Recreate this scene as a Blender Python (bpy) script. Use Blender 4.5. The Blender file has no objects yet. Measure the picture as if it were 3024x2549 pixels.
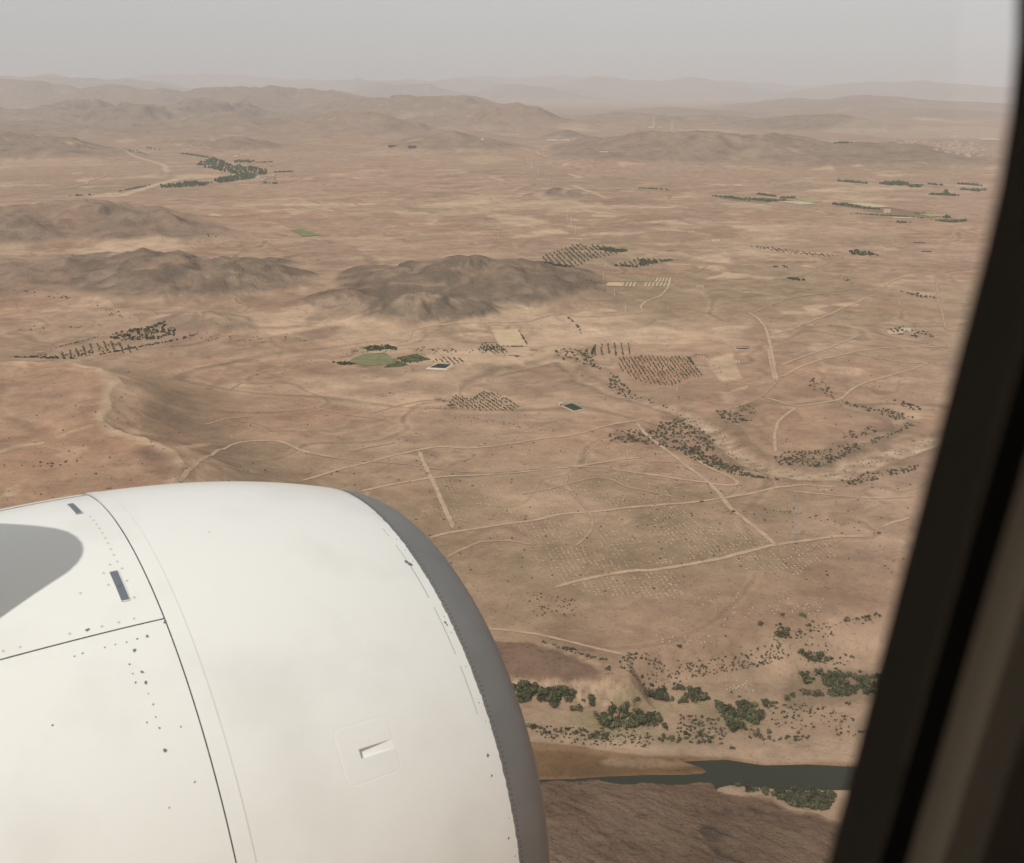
import bpy, bmesh, math, random
import numpy as np
from mathutils import Vector, Matrix

SC = bpy.context.scene
COL = SC.collection
rng = np.random.default_rng(11)
random.seed(5)

# ------------------------------------------------------------------ camera
F, CX, CY, HOR = 3250.0, 1512.0, 1274.5, 262.0     # photograph pixels
PITCH = math.atan((CY - HOR) / F)
PLAIN = -400.0                                      # the plain lies 400 m below the aircraft
cd = bpy.data.cameras.new('camera')
cam = bpy.data.objects.new('camera', cd)
COL.objects.link(cam)
cam.location = (0, 0, 0)
cam.rotation_euler = (math.radians(90) - PITCH, 0, 0)
cd.sensor_width = 36.0
cd.lens = 36.0 * F / 3024.0
cd.clip_start, cd.clip_end = 0.01, 200000.0
cd.dof.use_dof = True
cd.dof.focus_distance = 300.0
cd.dof.aperture_fstop = 15.0
SC.camera = cam

# ------------------------------------------------------------------ sky and sun
SUN_AZ, SUN_EL = math.radians(207.0), math.radians(50.0)   # clockwise from +Y
SUNV = Vector((math.sin(SUN_AZ) * math.cos(SUN_EL), math.cos(SUN_AZ) * math.cos(SUN_EL), math.sin(SUN_EL)))
w = bpy.data.worlds.new('World')
SC.world = w
w.use_nodes = True
nt = w.node_tree
nt.nodes.clear()
sky = nt.nodes.new('ShaderNodeTexSky')
sky.sky_type = 'NISHITA'
sky.sun_disc = False
sky.sun_elevation = SUN_EL
sky.sun_rotation = SUN_AZ
sky.altitude = 1500
sky.air_density = 1.0
sky.dust_density = 3.0
sky.ozone_density = 1.0
hs = nt.nodes.new('ShaderNodeHueSaturation')
hs.inputs['Saturation'].default_value = 0.16
bg = nt.nodes.new('ShaderNodeBackground')
bg.inputs['Strength'].default_value = 0.118
wo = nt.nodes.new('ShaderNodeOutputWorld')
nt.links.new(sky.outputs[0], hs.inputs['Color'])
wt = nt.nodes.new('ShaderNodeMix'); wt.data_type = 'RGBA'; wt.blend_type = 'MULTIPLY'; wt.inputs[0].default_value = 1.0; wt.inputs[7].default_value = (1.0, .99, .975, 1)   # dust warms the whole sky
nt.links.new(hs.outputs[0], wt.inputs[6])
dv = nt.nodes.new('ShaderNodeMix'); dv.data_type = 'RGBA'; dv.inputs[0].default_value = 0.62              # an even veil of dust over the whole dome
dv.inputs[7].default_value = (3.95, 3.95, 3.95, 1)
nt.links.new(wt.outputs[2], dv.inputs[6]); nt.links.new(dv.outputs[2], bg.inputs[0])
nt.links.new(bg.outputs[0], wo.inputs[0])
sd = bpy.data.lights.new('sun', 'SUN')
sd.energy = 2.6
sd.angle = math.radians(0.6)
sd.color = (1.0, 0.965, 0.915)
so = bpy.data.objects.new('sun', sd)
COL.objects.link(so)
so.rotation_euler = SUNV.to_track_quat('Z', 'Y').to_euler()
SC.view_settings.view_transform = 'Standard'
SC.view_settings.look = 'None'
SC.view_settings.gamma = 1.0
SC.view_settings.use_curve_mapping = False
SC.view_settings.exposure = 0.03
HAZE = 3.7e-5                                       # extinction of the dusty air, per metre
SC.cycles.volume_bounces = 1
SC.cycles.max_bounces = 8
SC.cycles.transparent_max_bounces = 8

# ------------------------------------------------------------------ helpers
def tag(o, label=None, cat=None, group=None, kind=None):
    if label: o['label'] = label
    if cat: o['category'] = cat
    if group: o['group'] = group
    if kind: o['kind'] = kind
    return o

def mesh_np(name, V, Fq, mat=None, parent=None, loc=None, smooth=False):
    """one mesh object from an (n,3) array and a face array (n,k) or a list of faces"""
    me = bpy.data.meshes.new(name)
    V = np.asarray(V, dtype=np.float32)
    if isinstance(Fq, np.ndarray):
        k = Fq.shape[1]
        me.vertices.add(len(V)); me.vertices.foreach_set('co', V.ravel())
        me.loops.add(Fq.size); me.loops.foreach_set('vertex_index', Fq.astype(np.int32).ravel())
        me.polygons.add(len(Fq)); me.polygons.foreach_set('loop_start', np.arange(0, Fq.size, k, dtype=np.int32))
        me.update(calc_edges=True)
        me.validate()
    else:
        me.from_pydata(V.tolist(), [], Fq)
    if not smooth and len(me.polygons):
        me.polygons.foreach_set('use_smooth', np.zeros(len(me.polygons), bool))
    elif smooth and len(me.polygons):
        me.polygons.foreach_set('use_smooth', np.ones(len(me.polygons), bool))
    if mat: me.materials.append(mat)
    o = bpy.data.objects.new(name, me)
    COL.objects.link(o)
    if loc is not None: o.location = loc
    if parent: o.parent = parent
    return o

def empty(name, loc=(0, 0, 0), rz=0.0):
    o = bpy.data.objects.new(name, None)
    COL.objects.link(o)
    o.location = loc
    o.rotation_euler = (0, 0, rz)
    o.empty_display_size = 0.1
    return o

class MB:
    """collects boxes, bars and discs into one mesh"""
    def __init__(s): s.v, s.f = [], []
    def add(s, v, f):
        n = len(s.v); s.v += [tuple(p) for p in v]; s.f += [tuple(i + n for i in q) for q in f]
    def box(s, x0, x1, y0, y1, z0, z1, top=1.0):
        cx, cy = (x0 + x1) / 2, (y0 + y1) / 2
        t = lambda x, y: (cx + (x - cx) * top, cy + (y - cy) * top)
        b = [(x0, y0), (x1, y0), (x1, y1), (x0, y1)]
        s.add([(x, y, z0) for x, y in b] + [(*t(x, y), z1) for x, y in b],
              [(0, 3, 2, 1), (4, 5, 6, 7), (0, 1, 5, 4), (1, 2, 6, 5), (2, 3, 7, 6), (3, 0, 4, 7)])
    def bar(s, a, b, r0, r1=None, n=5):
        a, b = Vector(a), Vector(b); r1 = r0 if r1 is None else r1
        d = (b - a).normalized(); u = d.orthogonal().normalized(); v = d.cross(u)
        ring = [(math.cos(2 * math.pi * k / n), math.sin(2 * math.pi * k / n)) for k in range(n)]
        s.add([a + (u * c + v * q) * r0 for c, q in ring] + [b + (u * c + v * q) * r1 for c, q in ring],
              [(k, (k + 1) % n, n + (k + 1) % n, n + k) for k in range(n)] + [tuple(range(n - 1, -1, -1)), tuple(range(n, 2 * n))])
    def build(s, name, mat, parent=None): return mesh_np(name, np.array(s.v), s.f, mat, parent)

def mat_new(name, col, rough=0.9, metal=0.0, spec=0.2, noise=None, bump=None, rand=0.0):
    """Principled material whose colour wanders with object-space noise: noise=(scale, amount)"""
    m = bpy.data.materials.new(name); m.use_nodes = True
    t = m.node_tree; p = t.nodes['Principled BSDF']
    p.inputs['Base Color'].default_value = (*col, 1)
    p.inputs['Roughness'].default_value = rough
    p.inputs['Metallic'].default_value = metal
    p.inputs['Specular IOR Level'].default_value = spec
    src = None
    if noise or rand:
        g = t.nodes.new('ShaderNodeNewGeometry') if rand >= 0 else None
        n = t.nodes.new('ShaderNodeTexNoise'); n.inputs['Scale'].default_value = (noise or (1, 0))[0]; n.inputs['Detail'].default_value = 4
        t.links.new(g.outputs['Position'], n.inputs['Vector'])
        mr = t.nodes.new('ShaderNodeMapRange')
        a = (noise or (1, 0))[1]
        mr.inputs['From Min'].default_value = 0.3; mr.inputs['From Max'].default_value = 0.7
        mr.inputs['To Min'].default_value = 1 - a; mr.inputs['To Max'].default_value = 1 + a
        t.links.new(n.outputs['Fac'], mr.inputs['Value'])
        out = mr.outputs[0]
        if rand:
            oi = t.nodes.new('ShaderNodeObjectInfo')
            m2 = t.nodes.new('ShaderNodeMapRange'); m2.inputs['To Min'].default_value = 1 - rand; m2.inputs['To Max'].default_value = 1 + rand
            t.links.new(oi.outputs['Random'], m2.inputs['Value'])
            mu = t.nodes.new('ShaderNodeMath'); mu.operation = 'MULTIPLY'
            t.links.new(out, mu.inputs[0]); t.links.new(m2.outputs[0], mu.inputs[1]); out = mu.outputs[0]
        vm = t.nodes.new('ShaderNodeVectorMath'); vm.operation = 'SCALE'
        vm.inputs[0].default_value = col
        t.links.new(out, vm.inputs['Scale'])
        t.links.new(vm.outputs[0], p.inputs['Base Color'])
        src = n
    if bump:
        n2 = t.nodes.new('ShaderNodeTexNoise'); n2.inputs['Scale'].default_value = bump[0]; n2.inputs['Detail'].default_value = 6
        g2 = t.nodes.new('ShaderNodeNewGeometry'); t.links.new(g2.outputs['Position'], n2.inputs['Vector'])
        b = t.nodes.new('ShaderNodeBump'); b.inputs['Strength'].default_value = bump[1]; b.inputs['Distance'].default_value = bump[2]
        t.links.new(n2.outputs['Fac'], b.inputs['Height']); t.links.new(b.outputs[0], p.inputs['Normal'])
    return m

# gradient noise -----------------------------------------------------
_perm = np.random.default_rng(77).permutation(1024).astype(np.int32)
_perm = np.concatenate([_perm, _perm])
_ang = np.random.default_rng(78).uniform(0, 2 * np.pi, 1024).astype(np.float32)
_gx, _gy = np.cos(_ang), np.sin(_ang)
def perlin(x, y, seed=0):
    x = x.astype(np.float32) + np.float32(seed * 37.31); y = y.astype(np.float32) - np.float32(seed * 17.77)
    xi = np.floor(x); yi = np.floor(y)
    fx, fy = x - xi, y - yi
    xi = xi.astype(np.int32) & 1023; yi = yi.astype(np.int32) & 1023
    x1 = (xi + 1) & 1023; y1 = (yi + 1) & 1023
    u = fx * fx * fx * (fx * (fx * 6 - 15) + 10); v = fy * fy * fy * (fy * (fy * 6 - 15) + 10)
    def g(ix, iy, ax, ay):
        h = _perm[_perm[ix] + iy]
        return _gx[h] * ax + _gy[h] * ay
    a = g(xi, yi, fx, fy); b = g(x1, yi, fx - 1, fy); c = g(xi, y1, fx, fy - 1); d = g(x1, y1, fx - 1, fy - 1)
    top = a + u * (b - a)
    return (top + v * (c + u * (d - c) - top)) * 1.5
def fbm(x, y, lam, octs=4, gain=0.5, seed=0, ridged=False, cell=None):
    """octaves shorter than two grid cells (cell, in metres) are faded out"""
    s, a, tot = 0.0, 1.0, 0.0
    for k in range(octs):
        n = perlin(x / lam, y / lam, seed + k)
        if ridged: n = 1 - 2 * np.abs(n)
        if cell is not None: n = n * np.clip(lam / (2.0 * cell) - 0.5, 0, 1)
        s = s + a * n; tot += a; a *= gain; lam *= 0.5
    return s / tot
def sstep(a, b, x):
    t = np.clip((x - a) / (b - a), 0, 1); return t * t * (3 - 2 * t)

# pixels of the photograph to directions and points -------------------
def dirs(P):
    P = np.asarray(P, float)
    dx = (P[:, 0] - CX) / F; dy = (CY - P[:, 1]) / F
    return np.stack([dx, math.cos(PITCH) + dy * math.sin(PITCH), -math.sin(PITCH) + dy * math.cos(PITCH)], 1)
def flat(P, z=PLAIN):
    d = dirs(P); return d[:, :2] * (z / d[:, 2])[:, None]
def zoomed(ox, oy, s): return lambda *pts: [(ox + x / s, oy + y / s) for x, y in pts]
R1, R2, R3 = zoomed(0, 180, 2.093), zoomed(1000, 180, 2.093), zoomed(2000, 180, 2.093)
R4, R5, R6 = zoomed(0, 600, 2.093), zoomed(1000, 600, 2.093), zoomed(2000, 600, 2.093)
S1, S2, S3 = zoomed(0, 1000, 2.093), zoomed(900, 1000, 2.093), zoomed(1800, 1000, 2.093)
S4, S5 = zoomed(1200, 1400, 2.616), zoomed(1900, 1400, 2.616)
S6, S7, S8 = zoomed(1400, 1750, 2.99), zoomed(2000, 1750, 2.99), zoomed(1500, 2149, 2.093)

def seg_dist(X, Y, line):
    """distance from every (X,Y) to a polyline"""
    best = np.full(X.shape, 1e12)
    for (ax, ay), (bx, by) in zip(line[:-1], line[1:]):
        ux, uy = bx - ax, by - ay
        t = np.clip(((X - ax) * ux + (Y - ay) * uy) / (ux * ux + uy * uy + 1e-9), 0, 1)
        best = np.minimum(best, (X - ax - t * ux) ** 2 + (Y - ay - t * uy) ** 2)
    return np.sqrt(best)
def in_poly(X, Y, poly):
    c = np.zeros(X.shape, bool)
    n = len(poly)
    for i in range(n):
        (ax, ay), (bx, by) = poly[i], poly[i - 1]
        if ay == by: continue
        c ^= ((ay > Y) != (by > Y)) & (X < (bx - ax) * (Y - ay) / (by - ay) + ax)
    return c
def sdist(X, Y, poly):
    """signed distance to a closed polygon, positive inside"""
    d = seg_dist(X, Y, list(poly) + [poly[0]])
    return np.where(in_poly(X, Y, poly), d, -d)

# ------------------------------------------------------------------ terrain: one sheet, polar grid about the point under the aircraft
D2R = math.pi / 180
rl = [408.0]                                       # rings: one per pixel row on flat ground, never coarser than 0.6 % of the distance
while rl[-1] < 72000:
    q = rl[-1]; rl.append(q + min((q * q + 160000) / 400 * 0.00098, (0.006 if q < 16000 else 0.009) * q))
RAD = np.concatenate([[0.5, 120, 220, 300, 360], rl])
AZ = np.concatenate([np.arange(-180, -30, 6), np.arange(-30, -27.5, 0.5), np.arange(-27.5, 24.6, 0.066), np.arange(25, 30, 0.5), np.arange(30, 180.1, 6)]) * D2R
NR, NA = len(RAD), len(AZ)
A2, Rm = np.meshgrid(AZ, RAD)
TX, TY = (Rm * np.sin(A2)).astype(np.float32), (Rm * np.cos(A2)).astype(np.float32)
CELL = np.gradient(RAD)[:, None] * np.ones((1, NA))
CELL = np.maximum(CELL, Rm * 0.0012)

# relief: plain
Z = 7.0 * fbm(TX, TY, 1100, 4, 0.5, 1, cell=CELL)
Z += 22.0 * sstep(3500, 9000, Rm) * fbm(TX, TY, 5200, 4, 0.5, 5, cell=CELL)
Z += 1.6 * fbm(TX, TY, 160, 3, 0.5, 9, ridged=True, cell=CELL) * sstep(4000, 1500, Rm)
DARK = np.zeros_like(Z)

# crests: pixel polyline of the skyline of each hill, the row of the ground its crest stands on, widths of its front and back, rockiness
def feet(pts, yb):
    # towards a crest's ends its foot swings back until crest and ground meet
    f_ = np.linspace(0, 1, len(pts)); w_ = np.ones(len(pts))
    if pts[0][0] > -60: w_ *= 0.2 + 0.8 * sstep(0, 0.33, f_)
    if pts[-1][0] < 2960: w_ *= 0.2 + 0.8 * sstep(0, 0.33, 1 - f_)
    yb = np.array([c + (yb - c) * k for (_, c), k in zip(pts, w_)]); yb = np.maximum(yb, 286)
    d = dirs(pts); az = np.arctan2(d[:, 0], d[:, 1]); el = d[:, 2] / np.hypot(d[:, 0], d[:, 1])
    b = flat([(x, q) for (x, _), q in zip(pts, yb)]); D = np.hypot(b[:, 0], b[:, 1])
    return az, D, 400.0 + D * el
HILLS = []
def hill(pts, yb, wf, wb, dark=0.6, rough=0.25, taper=0.6): HILLS.append((pts, yb, wf, wb, dark, rough, taper))
SKY_L = R1((-600, 110), (-200, 100), (0, 88), (200, 95), (380, 100), (460, 108), (540, 103), (700, 113), (880, 120), (1000, 118), (1250, 122), (1400, 130))
hill(SKY_L, 302, 4200, 4000, 0.5)
hill(R1((160, 96), (230, 83), (300, 80), (350, 82), (390, 98)), 296, 3000, 3000, 0.4)
hill(R1((800, 122), (1000, 110), (1250, 105), (1400, 108), (1680, 105), (1900, 110), (2090, 116)) + R2((120, 118), (300, 118), (560, 122), (720, 104), (780, 107), (920, 92), (1040, 103), (1120, 128), (1200, 140)), 291, 5000, 5000, 0.4)
hill(R2((1150, 140), (1240, 115), (1340, 102), (1550, 104), (1600, 92), (1680, 104), (1880, 118)) + R3((0, 108), (80, 95), (220, 122), (440, 135), (560, 128), (700, 150), (900, 165)), 293, 5500, 5000, 0.5)
hill(R3((760, 170), (900, 160), (1000, 150), (1090, 132), (1300, 128), (1600, 132), (1800, 143), (1940, 160), (2300, 175)), 296, 4500, 4000, 0.5)
hill(R2((-200, 140), (0, 135), (300, 133), (500, 133), (560, 138), (600, 165), (630, 205)), 303, 900, 3000, 0.5, 0.15, 0.15)
hill(R2((760, 175), (900, 152), (980, 144), (1100, 141), (1200, 148), (1290, 165), (1400, 185), (1700, 190), (2000, 205)), 301, 1100, 3000, 0.6, 0.25)
hill(R3((560, 262), (640, 238), (700, 227), (780, 235), (860, 250), (1000, 245), (1120, 215), (1250, 218), (1500, 240), (1800, 250), (2100, 270)), 330, 2200, 2500, 0.6, 0.3)
hill(R3((900, 300), (1100, 285), (1350, 290), (1700, 300), (2100, 330)), 348, 1500, 1500, 0.5, 0.3)
hill(R2((1900, 300), (2050, 285)) + R3((100, 300), (300, 310), (500, 300)), 345, 1500, 1500, 0.5, 0.3)
hill(R2((1640, 345), (1700, 325), (1760, 318), (1850, 335), (1950, 350), (2060, 350)) + R3((60, 345), (180, 352), (250, 340), (330, 345), (400, 370)), 366, 700, 900, 0.7, 0.45)
hill(R1((-400, 100), (0, 110), (100, 118), (250, 135), (400, 170), (500, 190), (560, 208), (620, 240)), 322, 2600, 2500, 0.7)
hill(R1((560, 240), (620, 190), (680, 165), (760, 165), (900, 178), (1080, 185), (1200, 205), (1270, 240), (1330, 290)), 334, 1900, 2200, 0.6)
hill(R1((1250, 250), (1300, 225), (1400, 195), (1500, 178), (1640, 180), (1750, 195), (1900, 195), (2090, 205)) + R2((100, 215), (300, 225)), 342, 1700, 2200, 0.6)
hill(R1((-300, 280), (-100, 300), (100, 345), (150, 310), (230, 318), (300, 300), (400, 285), (500, 270), (560, 280), (600, 310), (640, 350)), 362, 900, 1300, 0.9, 0.5)
hill(R1((620, 370), (690, 340), (740, 318), (780, 303), (860, 300), (960, 330), (1100, 375), (1180, 400)), 377, 700, 1000, 0.9, 0.5)
hill(R1((1100, 300), (1150, 265), (1200, 275), (1300, 262), (1350, 285), (1450, 290), (1560, 310), (1700, 330)), 364, 600, 900, 0.9, 0.5)
hill(R1((1300, 380), (1400, 360), (1500, 348), (1600, 355), (1700, 385), (1780, 420)), 396, 700, 800, 0.6, 0.3)
hill(R2((-400, 290), (-200, 250), (0, 262), (200, 255), (400, 250), (480, 238), (600, 232), (700, 234), (790, 242), (850, 278), (930, 310)), 366, 1500, 1600, 0.65, 0.3)
hill(R2((600, 330), (800, 315), (950, 312), (1050, 305), (1110, 293), (1180, 325), (1300, 365), (1400, 388), (1450, 405)), 384, 900, 1100, 0.65, 0.35)
hill(R2((-300, 380), (0, 360), (150, 368), (300, 398), (400, 440)), 403, 700, 900, 0.6, 0.3)
hill(R2((1340, 465), (1390, 432), (1430, 432), (1470, 470)), 409, 250, 250, 1.0, 0.3)
hill(R2((380, 520), (480, 490), (600, 462), (700, 448), (760, 450), (840, 475), (960, 540), (1000, 556)), 443, 520, 600, 0.75, 0.2)
hill(R1((1330, 560), (1370, 512), (1440, 472), (1510, 474), (1570, 510), (1630, 548), (1660, 560)), 446, 330, 350, 0.85, 0.25)
hill(R1((1000, 510), (1080, 490), (1150, 490), (1230, 520)), 432, 300, 300, 0.6, 0.3)
hill(R1((-400, 480), (0, 460), (60, 452), (150, 473), (250, 480), (350, 482), (450, 505), (560, 525), (650, 548)), 459, 640, 500, 0.9, 0.35)
hill(R3((230, 420), (300, 398), (480, 372), (700, 354), (860, 345), (1000, 346), (1045, 352), (1110, 385), (1200, 418), (1290, 432)), 386, 900, 900, 0.8, 0.2)
hill(R2((1380, 530), (1500, 505), (1600, 488), (1750, 468), (1850, 455), (1960, 440), (2060, 445)) + R3((60, 443), (150, 438), (240, 445), (320, 467), (440, 475), (520, 470), (620, 462), (700, 470), (820, 500), (960, 540), (1100, 560)), 466, 900, 500, 0.8, 0.35)
hill(R3((860, 560), (960, 542), (1070, 520), (1180, 511), (1260, 520), (1340, 515), (1400, 509), (1500, 528), (1600, 565), (1680, 572), (1760, 566), (1840, 590)), 470, 800, 400, 0.8, 0.35, 0.3)
hill(R3((600, 640), (740, 610), (820, 592), (930, 600), (1010, 625)), 489, 300, 300, 0.6, 0.4)
hill(R2((1750, 590), (1850, 558), (1900, 560), (1960, 590)), 476, 280, 280, 0.6, 0.4)
hill(R4((-500, 40), (0, 22), (100, 30), (200, 32), (300, 28), (400, 18), (520, -2), (600, 15), (700, 60), (760, 92)), 664, 420, 420, 0.65, 0.5)
hill(R4((620, 120), (700, 95), (800, 92), (880, 88), (940, 74), (1000, 82), (1130, 110), (1200, 135), (1260, 158)), 692, 300, 260, 0.8, 0.5)
hill(R4((-500, 110), (0, 90), (60, 105), (140, 150), (200, 190)), 705, 260, 260, 0.8, 0.45)
hill(R4((700, 330), (780, 303), (900, 294), (1000, 310), (1150, 330), (1280, 324), (1370, 312), (1480, 340), (1600, 362), (1700, 382)), 838, 270, 230, 1.0, 0.4)
hill(R4((-500, 340), (0, 335), (200, 350), (400, 345), (560, 350), (760, 330)), 826, 330, 260, 0.75, 0.35)
hill(R4((1000, 450), (1200, 440), (1400, 450), (1500, 480)), 862, 150, 150, 0.6, 0.4)
hill(R5((100, 470), (180, 430), (340, 382), (600, 346), (740, 325), (880, 320), (1000, 338), (1160, 350), (1250, 395), (1330, 432)), 846, 300, 260, 1.0, 0.3)
hill(R5((560, 520), (680, 450), (780, 402), (840, 406), (880, 470), (990, 530), (1040, 560)), 862, 150, 150, 1.0, 0.6)
hill(R5((-100, 690), (0, 668), (200, 610), (380, 580), (430, 555), (500, 530), (560, 545), (640, 572), (760, 592), (900, 635), (1080, 655), (1340, 662)), 930, 130, 110, 1.0, 0.3)
hill(R5((-160, 590), (-60, 555), (0, 541), (60, 540), (110, 570), (150, 610)), 902, 120, 120, 1.0, 0.3)
hill(R4((1080, 690), (1200, 665), (1330, 675), (1420, 720)), 968, 110, 110, 0.6, 0.3)
hill(R2((1240, 800), (1340, 778), (1420, 800), (1500, 850)), 582, 110, 160, 0.9, 0.3)
for pts, yb, wf, wb, dark, rough, taper in HILLS:
    az, D, h = feet(pts, yb)
    h = np.maximum(h, 0) * np.where(D < 3300, 0.88, 1.0); hm = h.max() + 1e-6
    # break the crest up between the given points
    kx = np.linspace(0, len(az) - 1, (len(az) - 1) * 4 + 1); k0 = np.arange(len(az)); az, D, h = np.interp(kx, k0, az), np.interp(kx, k0, D), np.interp(kx, k0, h)
    g_ = np.random.default_rng(int(abs(pts[0][0]) * 3 + yb)); bk = np.sin(np.pi * (kx % 1)) ; h = h * (1 + 0.5 * rough * bk * g_.normal(0, .45, len(h))); D = D + bk * g_.normal(0, .12, len(D)) * wf
    wl = wf * (0.22 + 0.78 * h / hm); wk = wb * (0.22 + 0.78 * h / hm) * 1.1
    cxs, cys = D * np.sin(az), D * np.cos(az)
    # pad the ends so that the ridge runs out into the plain
    m_ = max(wf, wb) * 1.15
    pad_a = m_ / max(D.min() - wf, 400)
    i0, i1 = np.searchsorted(AZ, az.min() - pad_a), np.searchsorted(AZ, az.max() + pad_a)
    j0, j1 = np.searchsorted(RAD, max(D.min() - m_, 1)), np.searchsorted(RAD, D.max() + m_)
    if i1 <= i0 or j1 <= j0: continue
    x, y, r, ce = TX[j0:j1, i0:i1], TY[j0:j1, i0:i1], Rm[j0:j1, i0:i1], CELL[j0:j1, i0:i1]
    seed = int(abs(pts[0][0]) + yb) % 97
    n = fbm(x, y, wf * 0.6, 4, 0.55, seed, ridged=True, cell=ce)
    n2 = fbm(x, y, wf * 0.8, 4, 0.55, seed + 3, cell=ce)
    bestz = np.zeros_like(x); bprof = np.zeros_like(x)
    for k in range(len(az) - 1):
        ux, uy = cxs[k + 1] - cxs[k], cys[k + 1] - cys[k]
        tt = np.clip(((x - cxs[k]) * ux + (y - cys[k]) * uy) / (ux * ux + uy * uy + 1e-6), 0, 1)
        px_, py_ = cxs[k] + tt * ux, cys[k] + tt * uy
        dd = np.hypot(x - px_, y - py_)
        back = sstep(-0.25, 0.25, (r - np.hypot(px_, py_)) / (dd + 1.0))
        hh_ = h[k] + (h[k + 1] - h[k]) * tt
        ww = (wl[k] + (wl[k + 1] - wl[k]) * tt) * (1 - back) + (wk[k] + (wk[k + 1] - wk[k]) * tt) * back
        u = dd / ww * (1 + 0.55 * n2 * sstep(0, .3, dd / ww))
        pr = np.clip(1 - u, 0, 1)
        pr = pr ** 1.2 * (0.55 + 0.45 * sstep(1.0, 0.0, u))
        zc = hh_ * pr
        up = zc > bestz; bestz = np.where(up, zc, bestz); bprof = np.where(up, pr, bprof)
    hh = bestz * (1 + rough * 1.3 * (n - 0.25) * sstep(1.0, 0.72, bprof))
    Z[j0:j1, i0:i1] = np.maximum(Z[j0:j1, i0:i1], Z[j0:j1, i0:i1] * 0.3 + hh)
    dk = dark * sstep(0.05, 0.22, bprof + 0.12 * n2) * sstep(1.5, 8.0, bestz)
    DARK[j0:j1, i0:i1] = np.maximum(DARK[j0:j1, i0:i1], dk)

# broken mountain country behind the left half of the plain, rock ribs on the hills
azd = A2 / D2R
mtn = sstep(7200, 11000, Rm + 2500 * fbm(TX, TY, 6000, 3, 0.5, 211)) * sstep(30000, 20000, Rm) * (0.25 + 0.75 * sstep(6, -8, azd))
rg1 = fbm(TX + 500 * perlin(TX / 1500, TY / 1500, 221), TY + 500 * perlin(TX / 1500, TY / 1500, 223), 2300, 6, 0.55, 213, ridged=True, cell=CELL)
Z += mtn * (95 * np.clip(rg1 - 0.05, 0, 1) ** 1.2 + 26 * fbm(TX, TY, 520, 4, 0.6, 217, ridged=True, cell=CELL))
DARK = np.maximum(DARK, 0.75 * mtn * sstep(0.0, 0.35, rg1))
rib = fbm(TX, TY, 120, 4, 0.6, 219, ridged=True, cell=CELL)
Z += DARK * sstep(7000, 2500, Rm) * 6.0 * np.clip(rib, -0.2, 1) * sstep(0.2, 0.9, DARK)
Z += DARK * sstep(5000, 9000, Rm) * 22 * fbm(TX, TY, 420, 4, 0.6, 225, ridged=True, cell=CELL)

# near relief: the plateau on the left, the planted hill, the river valley, the near bluff
near = RAD < 2600
jn = near.sum()
x, y, r, ce = TX[:jn].astype(float), TY[:jn].astype(float), Rm[:jn], CELL[:jn]
zz = Z[:jn]
mesa = flat([(-900, 1040), (0, 1066), (191, 1066), (287, 1082), (342, 1100), (352, 1130), (327, 1167), (306, 1239), (335, 1268), (430, 1290), (520, 1330), (560, 1480), (700, 2300), (-2500, 2300)], -352)
sdm = sdist(x, y, mesa) + 14 * fbm(x, y, 90, 3, 0.5, 21)
mes = np.where(sdm > 0, 1.0, 0.45 * np.exp(np.minimum(sdm, 0) / 28.0) + 0.55 * np.exp(-(np.minimum(sdm, 0) / 120.0) ** 2))
zz += 44 * mes - 7 * np.exp(-((sdm + 95) / 55) ** 2) * (sdm < 0)
gul = fbm(x, y, 70, 4, 0.5, 31, ridged=True, cell=ce)
zz += 3.5 * gul * sstep(-130, -10, sdm) * sstep(60, -5, sdm)
pc = flat([(1980, 1600)])[0]
zz += 11 * np.exp(-(((x - pc[0]) / 330) ** 2 + ((y - pc[1]) / 200) ** 2))
# the flood plain and its far bank
BANK = flat([(-2500, 1850), (600, 1920), (1200, 1930), (1480, 2004), (1640, 2018), (1780, 2024), (1862, 2050), (1890, 2036), (1880, 1990), (1960, 1955), (2100, 1930), (2260, 1890), (2420, 1858), (2600, 1835), (3200, 1820)], -400)
valley = list(map(tuple, BANK)) + list(map(tuple, flat([(3200, 2500), (2700, 3400), (-2500, 3400)], -400)))
sv = sdist(x, y, valley) + 5 * fbm(x, y, 40, 3, 0.5, 41) + 4
lowx = sstep(-20, 60, x - pc[0])
fl = sstep(-4, 16 + 26 * lowx, sv)
zz[:] = zz * (1 - fl) + (-14.0 + 0.5 * fbm(x, y, 60, 3, 0.5, 43)) * fl
RIVER_Z = -415.0
RIVER_PX = [(2021, 2250), (2092, 2247), (2145, 2245), (2193, 2252), (2255, 2261), (2312, 2261), (2384, 2258), (2498, 2264), (3600, 2275), (3600, 2350), (2498, 2333), (2360, 2335), (2217, 2323), (2155, 2318), (2120, 2325), (2060, 2390), (1500, 2420), (-2500, 2420), (-2500, 2310), (1500, 2306), (1605, 2303), (1691, 2302), (1787, 2295), (1906, 2290), (2026, 2290), (2075, 2286), (2092, 2280), (2078, 2268), (2050, 2258)]
river = list(map(tuple, flat(RIVER_PX, RIVER_Z)))
srv = sdist(x, y, river)
zz -= 2.6 * sstep(-2.0, 2.0, srv)
# dark bank slope above the cliff
kn = flat([(1600, 1960)])[0]
KNOLL = np.exp(-(((x - kn[0]) / 75) ** 2 + ((y - kn[1]) / 26) ** 2))
zz += 5 * KNOLL + 1.2 * gul * KNOLL
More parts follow.
